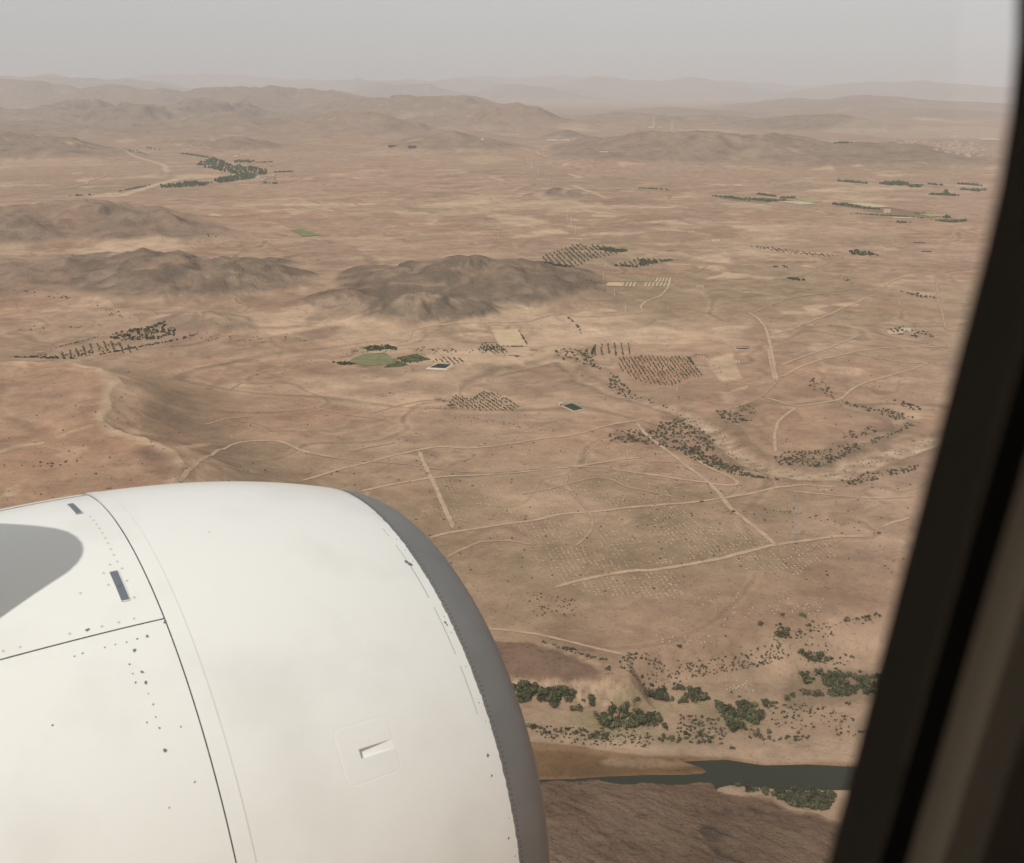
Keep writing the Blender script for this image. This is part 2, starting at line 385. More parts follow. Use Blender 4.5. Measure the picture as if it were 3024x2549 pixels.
# the near bluff, on our side of the river
BLUFF_PX = [(-2500, 2200), (1200, 2290), (1590, 2312), (1640, 2300), (1700, 2303), (1768, 2299), (1834, 2312), (1900, 2308), (1978, 2316), (2050, 2309), (2097, 2310), (2122, 2332), (2160, 2346), (2215, 2343), (2280, 2356), (2330, 2386), (2400, 2396), (2450, 2416), (2560, 2440), (2900, 2560)]
bluff = list(map(tuple, flat(BLUFF_PX, -399))) + list(map(tuple, flat([(2900, 4200), (-2500, 4200)], -399)))
sb_ = sdist(x, y, bluff) + 2.6 * fbm(x, y, 13, 4, 0.6, 51)
inb = sstep(-3.5, 0.5, sb_)
zb = 0.6 + 0.02 * np.clip(sb_, 0, 300) + 2.4 * fbm((x * .75 - y * .66) * .5, (x * .66 + y * .75) * 1.8, 38, 5, 0.6, 61, ridged=True) * sstep(-2, 18, sb_)
zz = zz * (1 - inb) + zb * inb
# dry river: a shallow cut
WADI = [flat(S3((-700, 210), (-300, 120), (-150, 260), (0, 330), (120, 370), (300, 420), (450, 470), (620, 560), (750, 690), (870, 790), (1000, 840), (1200, 880), (1350, 870), (1500, 810), (1700, 720), (2000, 640), (2400, 560)))]
SIDE = [flat(S3((1440, 400), (1560, 435), (1700, 455), (1800, 520), (1780, 560), (1650, 600), (1500, 660), (1400, 720), (1200, 750), (1000, 720), (900, 650), (850, 560), (700, 480))),
        flat(S3((1900, 700), (1700, 790), (1550, 850), (1480, 900)))]
dw = seg_dist(x, y, WADI[0])
dw_n = dw + 7 * fbm(x, y, 45, 3, 0.5, 71)
wid = 7 + 8 * sstep(-100, 120, x - flat(S3((620, 560)))[0][0])
zz -= 3.0 * sstep(wid + 9, wid - 2, dw_n)
ds_ = np.minimum(seg_dist(x, y, SIDE[0]), seg_dist(x, y, SIDE[1])) + 5 * fbm(x, y, 35, 3, 0.5, 73)
zz -= 1.8 * sstep(9, 3, ds_)
Z[:jn] = zz
Z = (Z + PLAIN).astype(np.float32)

def heights(X, Y):
    X, Y = np.asarray(X, float), np.asarray(Y, float)
    r = np.clip(np.hypot(X, Y), RAD[0], RAD[-2]); a = np.arctan2(X, Y)
    i = np.clip(np.searchsorted(AZ, a) - 1, 0, NA - 2); j = np.clip(np.searchsorted(RAD, r) - 1, 0, NR - 2)
    u = (a - AZ[i]) / (AZ[i + 1] - AZ[i]); v = (r - RAD[j]) / (RAD[j + 1] - RAD[j])
    return (Z[j, i] * (1 - u) + Z[j, i + 1] * u) * (1 - v) + (Z[j + 1, i] * (1 - u) + Z[j + 1, i + 1] * u) * v
def ground(P):
    """where the rays through these pixels first meet the terrain"""
    d = dirs(P); a = np.arctan2(d[:, 0], d[:, 1]); el = d[:, 2] / np.hypot(d[:, 0], d[:, 1])
    out = np.zeros((len(a), 3))
    i = np.clip(np.searchsorted(AZ, a) - 1, 0, NA - 2); u = (a - AZ[i]) / (AZ[i + 1] - AZ[i])
    for s in range(0, len(a), 1500):
        q = slice(s, s + 1500)
        zc = Z[:, i[q]] * (1 - u[q]) + Z[:, i[q] + 1] * u[q]
        df = zc - RAD[:, None] * el[q]
        hit = df >= 0
        j = np.where(hit.any(0), hit.argmax(0), NR - 1); j = np.maximum(j, 1)
        k = np.arange(len(j))
        f0, f1 = df[j - 1, k], df[j, k]
        t = np.clip(-f0 / (f1 - f0 + 1e-9), 0, 1)
        rad = RAD[j - 1] + t * (RAD[j] - RAD[j - 1])
        out[q] = np.stack([rad * np.sin(a[q]), rad * np.cos(a[q]), rad * el[q]], 1)
    return out

# ------------------------------------------------------------------ soil colours of the ground, with some painted shade in the near part
SOIL, PALE, OLIVE = np.array([.372, .250, .170]), np.array([.56, .40, .268]), np.array([.295, .212, .134])
RED, ROCK, BROWN = np.array([.36, .208, .134]), np.array([.222, .170, .126]), np.array([.150, .096, .066])
SAND, MUD, STRAW = np.array([.365, .255, .172]), np.array([.135, .080, .042]), np.array([.53, .405, .255])
C = np.ones((NR, NA, 3)) * SOIL
def mixc(col, m): C[:] = C * (1 - m[..., None]) + col * m[..., None]
lo = fbm(TX, TY, 1500, 5, 0.55, 101, cell=CELL); mid_ = fbm(TX, TY, 420, 5, 0.6, 111, cell=CELL)
mixc(OLIVE, 0.75 * sstep(-0.05, 0.45, lo))
mixc(RED, 0.55 * sstep(0.0, 0.4, mid_ - 0.4 * lo))
farm = fbm(TX, TY, 700, 5, 0.55, 121, cell=CELL)
mixc(PALE, 0.55 * sstep(0.16, 0.42, farm) * sstep(500, 1500, Rm))
strk = fbm(TX * 0.6 + TY * 0.25, TY * 0.9 - TX * 0.2, 260, 5, 0.6, 131, cell=CELL)
mixc(PALE, 0.6 * sstep(0.22, 0.5, strk) * sstep(0.0, 0.3, fbm(TX, TY, 2600, 2, 0.5, 137) + 0.15))
mixc(OLIVE * 0.85, 0.5 * sstep(0.2, 0.5, fbm(TX, TY, 120, 4, 0.6, 141, cell=CELL)))
pal2 = fbm(TX + 30 * perlin(TX / 60, TY / 60, 301), TY, 190, 6, 0.62, 303, cell=CELL)
mixc(PALE * 1.0, 0.72 * sstep(0.20, 0.30, pal2) * sstep(-0.1, 0.35, lo + 0.6 * mid_ + 0.15))
mixc(SOIL * 0.80, 0.6 * sstep(0.14, 0.30, -pal2) * sstep(-0.25, 0.2, mid_))
# parcels of slightly different soil, tilled at different times
ang = 0.5; PX, PY = (TX * math.cos(ang) + TY * math.sin(ang)), (-TX * math.sin(ang) + TY * math.cos(ang))
PX = PX + 40 * perlin(TX / 300, TY / 300, 311); PY = PY + 40 * perlin(TX / 300, TY / 300, 313)
ci, cj = np.floor(PX / 170).astype(int), np.floor((PY + 60 * (np.floor(PX / 170).astype(int) % 3)) / 95).astype(int)
cell_tone = _ang[(_perm[(ci & 1023)] + cj) & 1023] / (2 * np.pi) - 0.5
plain = sstep(0.05, 0.35, fbm(TX, TY, 2100, 3, 0.5, 315) + 0.18) * sstep(900, 1500, Rm) * sstep(9000, 5000, Rm) * (1 - np.clip(DARK * 1.5, 0, 1))
C *= (1 + 0.28 * cell_tone * plain)[..., None]
# drainage lines, darker with scrub
for lam_, sd_, wd_, am_ in ((1300, 321, .018, .45), (520, 323, .028, .40), (210, 325, .045, .30)):
    nn = np.abs(perlin(TX / lam_ + .4 * perlin(TX / lam_ * 3, TY / lam_ * 3, sd_ + 9), TY / lam_, sd_) + 0.12 * perlin(TX / lam_ * 7, TY / lam_ * 7, sd_ + 5))
    ok_ = np.clip(lam_ * wd_ / CELL * 1.6 - .3, 0, 1)
    mixc(OLIVE * 0.68, am_ * sstep(wd_, wd_ * .35, nn) * ok_)
    mixc(PALE * 0.95, am_ * .6 * np.exp(-((nn - wd_ * 1.7) / (wd_ * .6)) ** 2) * ok_)
rk = np.clip(DARK * (0.85 + 0.7 * fbm(TX, TY, 220, 5, 0.6, 151, cell=CELL)), 0, 1)
mixc(ROCK, rk * (0.56 + 0.2 * sstep(3500, 6000, Rm)))
# steep slopes of the hills show bare dark rock
slope = np.hypot(np.gradient(Z, axis=0) / np.gradient(RAD)[:, None], np.gradient(Z, axis=1) / (np.maximum(Rm, 1) * np.gradient(AZ)[None, :]))
mixc(ROCK * 0.72, np.clip(sstep(0.30, 0.75, slope) * DARK, 0, 1) * 0.8)
rocky = rib * 0.8 + 0.35 * fbm(TX, TY, 60, 3, 0.65, 161, cell=CELL)
mixc(ROCK * 0.6, sstep(0.22, 0.5, rocky) * sstep(0.45, 0.9, DARK) * sstep(6000, 2500, Rm) * 0.55)

def near_paint(line_px, half, col, amt, soft=0.5, wob=0.35, seed=1):
    L = ground(line_px)[:, :2]
    m = half * 3 + 10
    rmin, rmax = np.hypot(L[:, 0], L[:, 1]).min() - m, np.hypot(L[:, 0], L[:, 1]).max() + m
    j0, j1 = np.searchsorted(RAD, [max(rmin * .97, 0), rmax * 1.02]); a = np.arctan2(L[:, 0], L[:, 1]); pad = m / max(rmin, 300)
    i0, i1 = np.searchsorted(AZ, [a.min() - pad, a.max() + pad])
    x, y = TX[j0:j1, i0:i1].astype(float), TY[j0:j1, i0:i1].astype(float)
    d = seg_dist(x, y, L) + half * wob * fbm(x, y, half * 3, 3, 0.6, seed)
    mm = amt * sstep(half * (1 + soft), half * (1 - soft), d)[..., None]
    C[j0:j1, i0:i1] = C[j0:j1, i0:i1] * (1 - mm) + col * mm
def area_paint(poly_px, col, amt, soft=6.0, wob=4.0, lam=30, seed=3, flatz=None, mod=None, rock=None):
    L = (ground(poly_px) if flatz is None else flat(poly_px, flatz))[:, :2]
    rmin, rmax = np.hypot(L[:, 0], L[:, 1]).min(), np.hypot(L[:, 0], L[:, 1]).max()
    j0, j1 = np.searchsorted(RAD, [max(rmin * .95 - 20, 0), rmax * 1.03]); a = np.arctan2(L[:, 0], L[:, 1])
    i0, i1 = np.searchsorted(AZ, [a.min() - .02, a.max() + .02])
    x, y = TX[j0:j1, i0:i1].astype(float), TY[j0:j1, i0:i1].astype(float)
    s = sdist(x, y, L) + wob * fbm(x, y, lam, 3, 0.6, seed)
    mm = amt * sstep(-soft, soft, s)
    if mod: mm = mm * sstep(-0.35, 0.3, fbm(x, y, mod, 4, 0.6, seed + 1))
    if rock is not None: DARK[j0:j1, i0:i1] = np.where(s > 0, rock, DARK[j0:j1, i0:i1])
    mm = mm[..., None]
    C[j0:j1, i0:i1] = C[j0:j1, i0:i1] * (1 - mm) + col * mm

# near ground
xs, ys = TX[:jn].astype(float), TY[:jn].astype(float)
nz = fbm(xs, ys, 24, 4, 0.6, 171, cell=CELL[:jn])
def nmix(col, m): C[:jn] = C[:jn] * (1 - m[..., None]) + col * m[..., None]
nmix(OLIVE * 0.92, 0.35 * sstep(1500, 900, Rm[:jn]) * sstep(-0.2, 0.4, fbm(xs, ys, 140, 4, 0.6, 173, cell=CELL[:jn])))
nmix(np.array([.275, .172, .112]), 0.55 * sstep(1050, 780, Rm[:jn]) * (1 - inb))  # vignetting painted into the soil: darker towards the viewpoint
nmix(RED * 1.08, 0.45 * sstep(-20, 20, sdm) * sstep(-.3, .3, nz + .2))
nmix(PALE, 0.35 * sstep(0.25, 0.6, nz) * sstep(1700, 900, Rm[:jn]))
nmix(SAND, 0.75 * sstep(2, 22, sv + 8 * nz) * (1 - inb))
nmix(OLIVE * 0.7, 0.55 * np.exp(-((dw_n - wid - 8) / 9) ** 2) * sstep(-0.3, 0.3, nz + 0.2))  # shade of the gully cliffs painted as dark edges along the dry river
nmix(SAND, 0.45 * sstep(8, 2, ds_)); nmix(OLIVE * 0.7, 0.45 * np.exp(-((ds_ - 13) / 9) ** 2))  # side gullies: sandy bed, with painted shade along their edges
diag = lambda lam, sd: fbm((xs * .75 - ys * .66) * .6, (xs * .66 + ys * .75) * 1.5, lam, 5, 0.62, sd)
nmix(BROWN * 1.1, 0.92 * inb)
DARK[:jn] = np.where(inb > .5, 0.85, DARK[:jn])
nmix(OLIVE * .75, 0.45 * inb * sstep(-.1, .4, diag(60, 178)))
nmix(ROCK * 0.85, 0.6 * inb * sstep(0.0, 0.5, diag(50, 175)))
nmix(ROCK * 0.40, 0.75 * inb * sstep(0.16, 0.42, diag(22, 176)) * (0.35 + 0.65 * sstep(-40, 40, xs - flat([(1800, 2400)])[0][0])))
nmix(SAND * 1.1, 0.8 * inb * np.exp(-(sb_ / 3.0) ** 2) * sstep(0, 30, xs - flat([(2080, 2320)])[0][0]))
nmix(PALE, 0.5 * sstep(-55, -2, sdm) * sstep(16, -2, sdm) * sstep(-0.2, 0.4, gul))
nmix(OLIVE * 0.72, 0.6 * sstep(-170, -110, sdm) * sstep(-20, -60, sdm))
# mud flats beside the water and the pale beach above them
area_paint(S8((-5000, 90), (0, 70), (130, 92), (420, 120), (700, 168), (950, 185), (1350, 188), (1600, 232), (1850, 222), (2500, 230), (2500, 300), (100, 400), (-5000, 400)), MUD * 1.5, 0.85, 2.0, 1.5, 14, 5, -415)
area_paint(S8((-5000, 150), (150, 150), (420, 165), (700, 200), (900, 195), (1100, 205), (1240, 275), (1000, 300), (300, 330), (-5000, 330)), MUD, 0.75, 2.5, 2.5, 12, 6, -415.5)
area_paint(S8((560, 225), (700, 205), (900, 208), (1080, 220), (1150, 250), (900, 260), (700, 262)), SAND, 0.5, 3, 4, 10, 7, -415.5)
area_paint(S8((100, 60), (500, 90), (900, 150), (1350, 170), (1700, 205), (2500, 205), (2500, 110), (1700, 105), (1400, 150), (900, 100), (400, 20)), SAND * 1.08, 0.7, 3, 3, 15, 8, -414)
area_paint(S6((-200, 420), (230, 440), (500, 440), (560, 480), (700, 510), (900, 580), (1090, 680), (1140, 720), (1050, 770), (800, 775), (640, 785), (420, 760), (310, 755), (-200, 700)), BROWN * 1.25, 0.88, 2.5, 4, 12, 40, None, None, 0.6)
area_paint(S6((460, 420), (620, 440), (760, 490), (920, 530), (1060, 590), (1200, 640), (1160, 690), (1000, 620), (820, 540), (640, 480)), PALE * .9, 0.5, 1.5, 4, 9, 41, None, 14)
area_paint(S6((-200, 700), (310, 757), (640, 788), (1000, 778), (1150, 762), (1330, 830), (1430, 900), (1425, 990), (1050, 970), (880, 935), (650, 870), (340, 850), (-200, 830)), PALE * 1.0, 0.85, 1.5, 3, 8, 42, None, None, 0.35)
area_paint(S6((-200, 700), (310, 757), (640, 788), (1000, 778), (1150, 762), (1330, 830), (1430, 900), (1425, 990), (1050, 970), (880, 935), (650, 870), (340, 850), (-200, 830)), BROWN * 1.3, 0.55, 2, 3, 8, 44, None, 7)
area_paint(S6((1300, 560), (2090, 480), (2090, 820), (1420, 820), (1250, 700)), SAND, 0.6, 10, 8, 25, 43, None, 30)
area_paint(S4((-400, 420), (100, 60), (600, 20), (1400, -60), (2200, 100), (3000, 300), (3000, 700), (2200, 950), (1500, 1000), (700, 900), (0, 700)), OLIVE * 0.92, 0.75, 25, 20, 60, 45, None, 130)
area_paint(S4((500, 900), (1100, 850), (1500, 1150), (1300, 1300), (700, 1180)), OLIVE * 0.85, 0.7, 15, 15, 40, 46, None, 70)
area_paint(S3((0, 570), (250, 560), (340, 480), (520, 480), (700, 640), (900, 840), (1150, 890), (900, 860), (560, 780), (380, 690), (200, 650), (0, 650)), OLIVE * 0.7, 0.6, 8, 8, 25, 47, None, 25)
area_paint(S3((660, 440), (860, 400), (940, 480), (800, 540), (700, 520)), OLIVE * 0.68, 0.7, 6, 8, 25, 48, None, 25)
area_paint(S3((980, 740), (1300, 700), (1640, 600), (1820, 520), (1860, 560), (1640, 680), (1300, 830), (1060, 800)), OLIVE * 0.72, 0.5, 6, 8, 25, 49, None, 25)
area_paint(R5((1330, 905), (1560, 890), (1580, 960), (1680, 1040), (1520, 1000), (1350, 950)), OLIVE * 0.75, 0.6, 6, 8, 25, 50, None, 25)
area_paint(S6((400, 1040), (900, 1040), (1600, 960), (2090, 980), (2700, 1200), (1900, 1330), (900, 1290), (420, 1180)), np.array([.275, .215, .122]), 0.85, 5, 10, 25, 9, -413, 34)
area_paint(S7((1050, 640), (1750, 660), (1750, 930), (900, 980)), OLIVE * 0.7, 0.6, 5, 8, 25, 10, -410)
brd = fbm(xs * .6 + ys * .4, ys * 1.1 - xs * .5, 26, 4, 0.6, 331)
rch = sstep(flat(S3((-300, 120)))[0][0], flat(S3((450, 470)))[0][0], xs)
brd2 = fbm((xs * .8 + ys * .6) * .5, (ys * .8 - xs * .6) * 1.6, 17, 4, 0.65, 335)
nmix(np.array([.47, .345, .235]), (0.25 + 0.45 * rch) * sstep(wid + 9, wid - 5, dw_n + 12 * brd) * (0.45 + 0.55 * sstep(-.25, .2, brd2)))
nmix(np.array([.54, .41, .29]), (0.2 + 0.6 * rch) * sstep(0.05, 0.3, brd2) * sstep(wid + 2, wid - 6, dw_n + 6 * brd))
nmix(OLIVE * .8, 0.5 * sstep(0.12, 0.35, -brd2) * sstep(wid + 10, wid - 2, dw_n))
nmix(OLIVE * 0.62, 0.35 * sstep(0.12, 0.4, brd) * sstep(wid + 12, wid - 2, dw_n) * sstep(-.2, .3, nz))
# farmland
area_paint(S3((30, 110), (500, 108), (575, 240), (400, 300), (180, 290), (40, 190)), np.array([.40, .245, .16]), 0.85, 3, 3, 30, 11)
area_paint(R5((1560, 950), (1580, 880), (2100, 870), (2400, 860), (2390, 950), (1900, 950)), np.array([.40, .26, .175]), 0.6, 4, 5, 30, 12)
area_paint(S3((600, 130), (760, 85), (790, 180), (825, 245), (700, 270), (620, 180)), PALE, 0.7, 3, 4, 30, 13)
area_paint(S3((690, 330), (780, 330), (770, 410), (700, 400)), PALE, 0.5, 6, 8, 30, 14)
area_paint(S3((740, 320), (860, 290), (850, 310), (760, 330)), PALE, 0.7, 2, 2, 30, 15)
area_paint(R5((1560, 800), (1700, 790), (1950, 760), (2100, 790), (2000, 840), (1700, 850)), PALE, 0.55, 10, 20, 60, 16)
area_paint(R5((170, 700), (370, 700), (360, 850), (0, 860), (0, 760)), PALE * .95, 0.45, 8, 10, 60, 17)
area_paint(R5((900, 945), (1140, 975), (1150, 1005), (920, 985)), PALE, 0.7, 2, 3, 30, 18)
area_paint(R5((430, 1045), (560, 1040), (830, 1010), (780, 985), (840, 1040), (800, 1090), (300, 1110)), PALE, 0.35, 8, 10, 40, 19)
area_paint(R5((950, 60), (1100, 80), (1310, 110), (1200, 150), (1000, 130), (940, 90)), PALE, 0.6, 15, 30, 120, 20)
area_paint(R4((430, 290), (640, 230), (900, 220), (1150, 235), (1150, 290), (800, 300)), PALE, 0.6, 15, 40, 120, 21)
area_paint(R4((1280, 70), (1320, 62), (1380, 75), (1300, 80)), PALE, 0.9, 4, 6, 60, 22)
area_paint(R1((970, 890), (1300, 895), (1600, 905), (1500, 920), (1200, 915)), np.array([.42, .285, .19]), 0.7, 20, 40, 200, 23)
area_paint(R1((0, 600), (250, 610), (600, 600), (700, 640), (200, 660), (0, 650)), np.array([.44, .31, .205]), 0.7, 25, 60, 200, 24)
area_paint(R2((740, 600), (900, 580), (1060, 590), (1100, 610), (900, 640), (760, 630)), np.array([.46, .335, .215]), 0.6, 25, 50, 200, 25)
area_paint(R3((900, 430), (1500, 400), (2000, 410), (2000, 480), (1400, 480)), np.array([.45, .345, .25]), 0.5, 60, 80, 300, 26)
area_paint(R4((1790, 165), (1860, 160), (1990, 200), (1880, 210)), np.array([.16, .17, .085]), 0.7, 5, 6, 60, 27)
area_paint(R3((940, 880), (1030, 880), (1320, 905), (1650, 960), (1550, 975), (1200, 935)), OLIVE * .6, 0.6, 8, 16, 60, 28)
area_paint(R3((210, 835), (330, 840), (600, 850), (720, 865), (500, 880), (300, 860)), OLIVE * .6, 0.6, 8, 16, 60, 29)
area_paint(R5((1260, 330), (1480, 250), (1800, 290), (1900, 310), (1560, 400), (1300, 385)), OLIVE, 0.6, 6, 10, 60, 30)
area_paint(S1((200, 120), (350, 70), (660, 0), (1130, 10), (800, 110), (400, 140)), np.array([.37, .25, .165]), 0.6, 6, 8, 60, 31)
area_paint(R4((540, 960), (700, 905), (770, 910), (720, 935)), np.array([.42, .26, .18]), 0.7, 3, 3, 60, 32)
area_paint(S4((-100, 0), (180, 40), (250, 150), (130, 330), (60, 250)), np.array([.40, .265, .17]), 0.6, 10, 20, 60, 33)
for k, q in enumerate([S1((640, 190), (680, 260), (690, 330), (650, 420), (640, 500), (690, 570), (780, 590), (900, 610), (980, 660))]):
    near_paint(q, 9, np.array([.47, .335, .22]), 0.75, 0.7, 0.7, 200 + k)
near_paint(S1((0, 700), (100, 665), (250, 645)), 4, PALE, 0.6); near_paint(S1((360, 610), (450, 570), (560, 540)), 3, PALE, 0.5)
near_paint(S1((990, 665), (1060, 690), (1100, 680), (1250, 655)), 7, np.array([.50, .33, .22]), 0.8, 0.8, 0.8)
near_paint(S1((1010, 690), (1050, 740), (1050, 800)), 10, np.array([.45, .31, .21]), 0.7, 0.8, 0.8)
near_paint(S1((900, 690), (960, 740), (1000, 800), (1120, 830)), 12, BROWN, 0.6, 0.8, 0.8)
# pale streaks cut by sheet wash on the middle plain
for k, (a, b, wd) in enumerate([((1420, 695), (1500, 725), 9), ((1450, 770), (1660, 848), 10), ((1500, 790), (1600, 815), 8), ((1510, 920), (1740, 950), 12), ((1130, 775), (1080, 800), 8), ((840, 890), (870, 870), 14), ((910, 880), (900, 860), 14), ((930, 710), (1020, 740), 12), ((1550, 20), (1450, -10), 14), ((1700, 200), (1860, 180), 14)]):
    near_paint((R2(a, b) if k < 8 else R5(a, b)), wd, PALE, 0.6, 0.8, 0.9, 230 + k)
for k in range(46):
    px = rng.uniform(1500, 2750); py = rng.uniform(560, 790); ln = rng.uniform(25, 130)
    near_paint([(px, py), (px + ln, py + rng.uniform(-6, 10))], rng.uniform(7, 18), PALE * rng.uniform(.9, 1.05), rng.uniform(.25, .6), 0.9, 0.9, 300 + k)
for k in range(40):
    px = rng.uniform(100, 1500); py = rng.uniform(440, 1000); ln = rng.uniform(25, 160)
    near_paint([(px, py), (px + ln, py + rng.uniform(-8, 8))], rng.uniform(5, 16), (PALE if k % 3 else RED * 1.1) * rng.uniform(.9, 1.0), rng.uniform(.2, .45), 0.9, 0.9, 360 + k)
for k in range(40):
    px = rng.uniform(1300, 2800); py = rng.uniform(800, 1500); ln = rng.uniform(20, 110)
    near_paint([(px, py), (px + ln, py + rng.uniform(-14, 6))], rng.uniform(2, 8), PALE * rng.uniform(.85, .95), rng.uniform(.15, .35), 0.9, 0.9, 420 + k)
# the far dry river at the oasis
near_paint(R1((600, 838), (740, 835), (870, 795), (960, 765), (1040, 745), (1100, 730)), 22, PALE, 0.9, 0.4, 0.5, 460)
near_paint(R1((420, 505), (640, 540), (780, 560), (850, 595), (960, 625), (1020, 650), (1030, 690), (1010, 730)), 14, PALE, 0.7, 0.6, 0.5, 461)
near_paint(R1((1020, 690), (1040, 720), (1000, 740)), 30, ROCK, 0.5, 0.8, 0.8, 462)
C *= (1 + 0.10 * fbm(TX, TY, 14, 3, 0.7, 181, cell=CELL))[..., None]

C = np.clip(C, 0.02, 0.8)

# ------------------------------------------------------------------ the ground sheet
V = np.stack([TX, TY, Z], 2).reshape(-1, 3)
jj, ii = np.meshgrid(np.arange(NR - 1), np.arange(NA - 1), indexing='ij')
b = (jj * NA + ii).ravel()
FQ = np.stack([b, b + 1, b + NA + 1, b + NA], 1)[:, ::-1]
m_ground = bpy.data.materials.new('soil'); m_ground.use_nodes = True
t = m_ground.node_tree; p = t.nodes['Principled BSDF']
p.inputs['Roughness'].default_value = 1.0; p.inputs['Specular IOR Level'].default_value = 0.0
at = t.nodes.new('ShaderNodeAttribute'); at.attribute_name = 'soil_colour'
g = t.nodes.new('ShaderNodeNewGeometry')
def noise_node(scale, detail=3, rough=0.6):
    n = t.nodes.new('ShaderNodeTexNoise'); n.inputs['Scale'].default_value = scale; n.inputs['Detail'].default_value = detail; n.inputs['Roughness'].default_value = rough
    t.links.new(g.outputs['Position'], n.inputs['Vector']); return n
def rng_node(n, a, b_, c, d):
    r = t.nodes.new('ShaderNodeMapRange'); r.inputs['From Min'].default_value = a; r.inputs['From Max'].default_value = b_
    r.inputs['To Min'].default_value = c; r.inputs['To Max'].default_value = d; t.links.new(n.outputs['Fac'], r.inputs['Value']); return r
n1 = rng_node(noise_node(0.022, 9, 0.72), 0.34, 0.66, 0.78, 1.22)
n2 = rng_node(noise_node(0.34, 4, 0.62), 0.57, 0.69, 1.0, 0.66)
mu = t.nodes.new('ShaderNodeMath'); mu.operation = 'MULTIPLY'; t.links.new(n1.outputs[0], mu.inputs[0]); t.links.new(n2.outputs[0], mu.inputs[1])
# outcrops of darker rock on the hills only (alpha of the soil colour says how rocky)
n3 = rng_node(noise_node(0.011, 8, 0.72), 0.50, 0.62, 0.0, 0.42)
m3 = t.nodes.new('ShaderNodeMath'); m3.operation = 'MULTIPLY'; t.links.new(n3.outputs[0], m3.inputs[0]); t.links.new(at.outputs['Alpha'], m3.inputs[1])
m4 = t.nodes.new('ShaderNodeMath'); m4.operation = 'SUBTRACT'; m4.inputs[0].default_value = 1.0; t.links.new(m3.outputs[0], m4.inputs[1])
m5 = t.nodes.new('ShaderNodeMath'); m5.operation = 'MULTIPLY'; t.links.new(mu.outputs[0], m5.inputs[0]); t.links.new(m4.outputs[0], m5.inputs[1])
vs = t.nodes.new('ShaderNodeVectorMath'); vs.operation = 'SCALE'; t.links.new(at.outputs['Color'], vs.inputs[0]); t.links.new(m5.outputs[0], vs.inputs['Scale'])
t.links.new(vs.outputs[0], p.inputs['Base Color'])
bn = noise_node(0.10, 7, 0.68)
bu = t.nodes.new('ShaderNodeBump'); bu.inputs['Strength'].default_value = 0.6; bu.inputs['Distance'].default_value = 3.0
t.links.new(bn.outputs['Fac'], bu.inputs['Height'])
bn2 = noise_node(0.016, 8, 0.66)
bu2 = t.nodes.new('ShaderNodeBump'); bu2.inputs['Distance'].default_value = 18.0
t.links.new(at.outputs['Alpha'], bu2.inputs['Strength']); t.links.new(bn2.outputs['Fac'], bu2.inputs['Height']); t.links.new(bu.outputs[0], bu2.inputs['Normal']); t.links.new(bu2.outputs[0], p.inputs['Normal'])
land = mesh_np('terrain', V, FQ, m_ground, smooth=True)
ca = land.data.attributes.new('soil_colour', 'FLOAT_COLOR', 'POINT')
ca.data.foreach_set('color', np.concatenate([C.reshape(-1, 3), np.clip(DARK, 0, 0.9).reshape(-1, 1)], 1).astype(np.float32).ravel())
tag(land, kind='structure')

# ------------------------------------------------------------------ river
m_water = bpy.data.materials.new('river_water'); m_water.use_nodes = True
p = m_water.node_tree.nodes['Principled BSDF']
p.inputs['Base Color'].default_value = (.036, .038, .024, 1); p.inputs['Roughness'].default_value = 0.22; p.inputs['Specular IOR Level'].default_value = 0.13
tn = m_water.node_tree.nodes.new('ShaderNodeTexNoise'); tn.inputs['Scale'].default_value = 0.25; tn.inputs['Detail'].default_value = 5
tg = m_water.node_tree.nodes.new('ShaderNodeNewGeometry'); m_water.node_tree.links.new(tg.outputs['Position'], tn.inputs['Vector'])
tb = m_water.node_tree.nodes.new('ShaderNodeBump'); tb.inputs['Strength'].default_value = 0.25; tb.inputs['Distance'].default_value = 0.5
m_water.node_tree.links.new(tn.outputs['Fac'], tb.inputs['Height']); m_water.node_tree.links.new(tb.outputs[0], p.inputs['Normal'])
rb = flat([(-2600, 2200), (3700, 2200), (3700, 2480), (-2600, 2480)], RIVER_Z)
x0_, x1_, y0_, y1_ = min(q[0] for q in river), max(q[0] for q in river), min(q[1] for q in river), max(q[1] for q in river)
gx, gy = np.meshgrid(np.arange(x0_ - 4, x1_ + 4, 6.0), np.arange(y0_ - 4, y1_ + 4, 4.0))
cxm, cym = (gx[:-1, :-1] + gx[1:, 1:]) / 2, (gy[:-1, :-1] + gy[1:, 1:]) / 2
keep = sdist(cxm, cym, river) > -5
nx_ = gx.shape[1]
jj, ii = np.nonzero(keep); b = jj * nx_ + ii
wq = np.stack([b, b + 1, b + nx_ + 1, b + nx_], 1)
used = np.unique(wq); rem = np.full(gx.size, -1); rem[used] = np.arange(len(used))
wv = np.stack([gx.ravel()[used], gy.ravel()[used], np.full(len(used), RIVER_Z)], 1)
tag(mesh_np('river', wv, rem[wq], m_water, smooth=True), kind='structure')

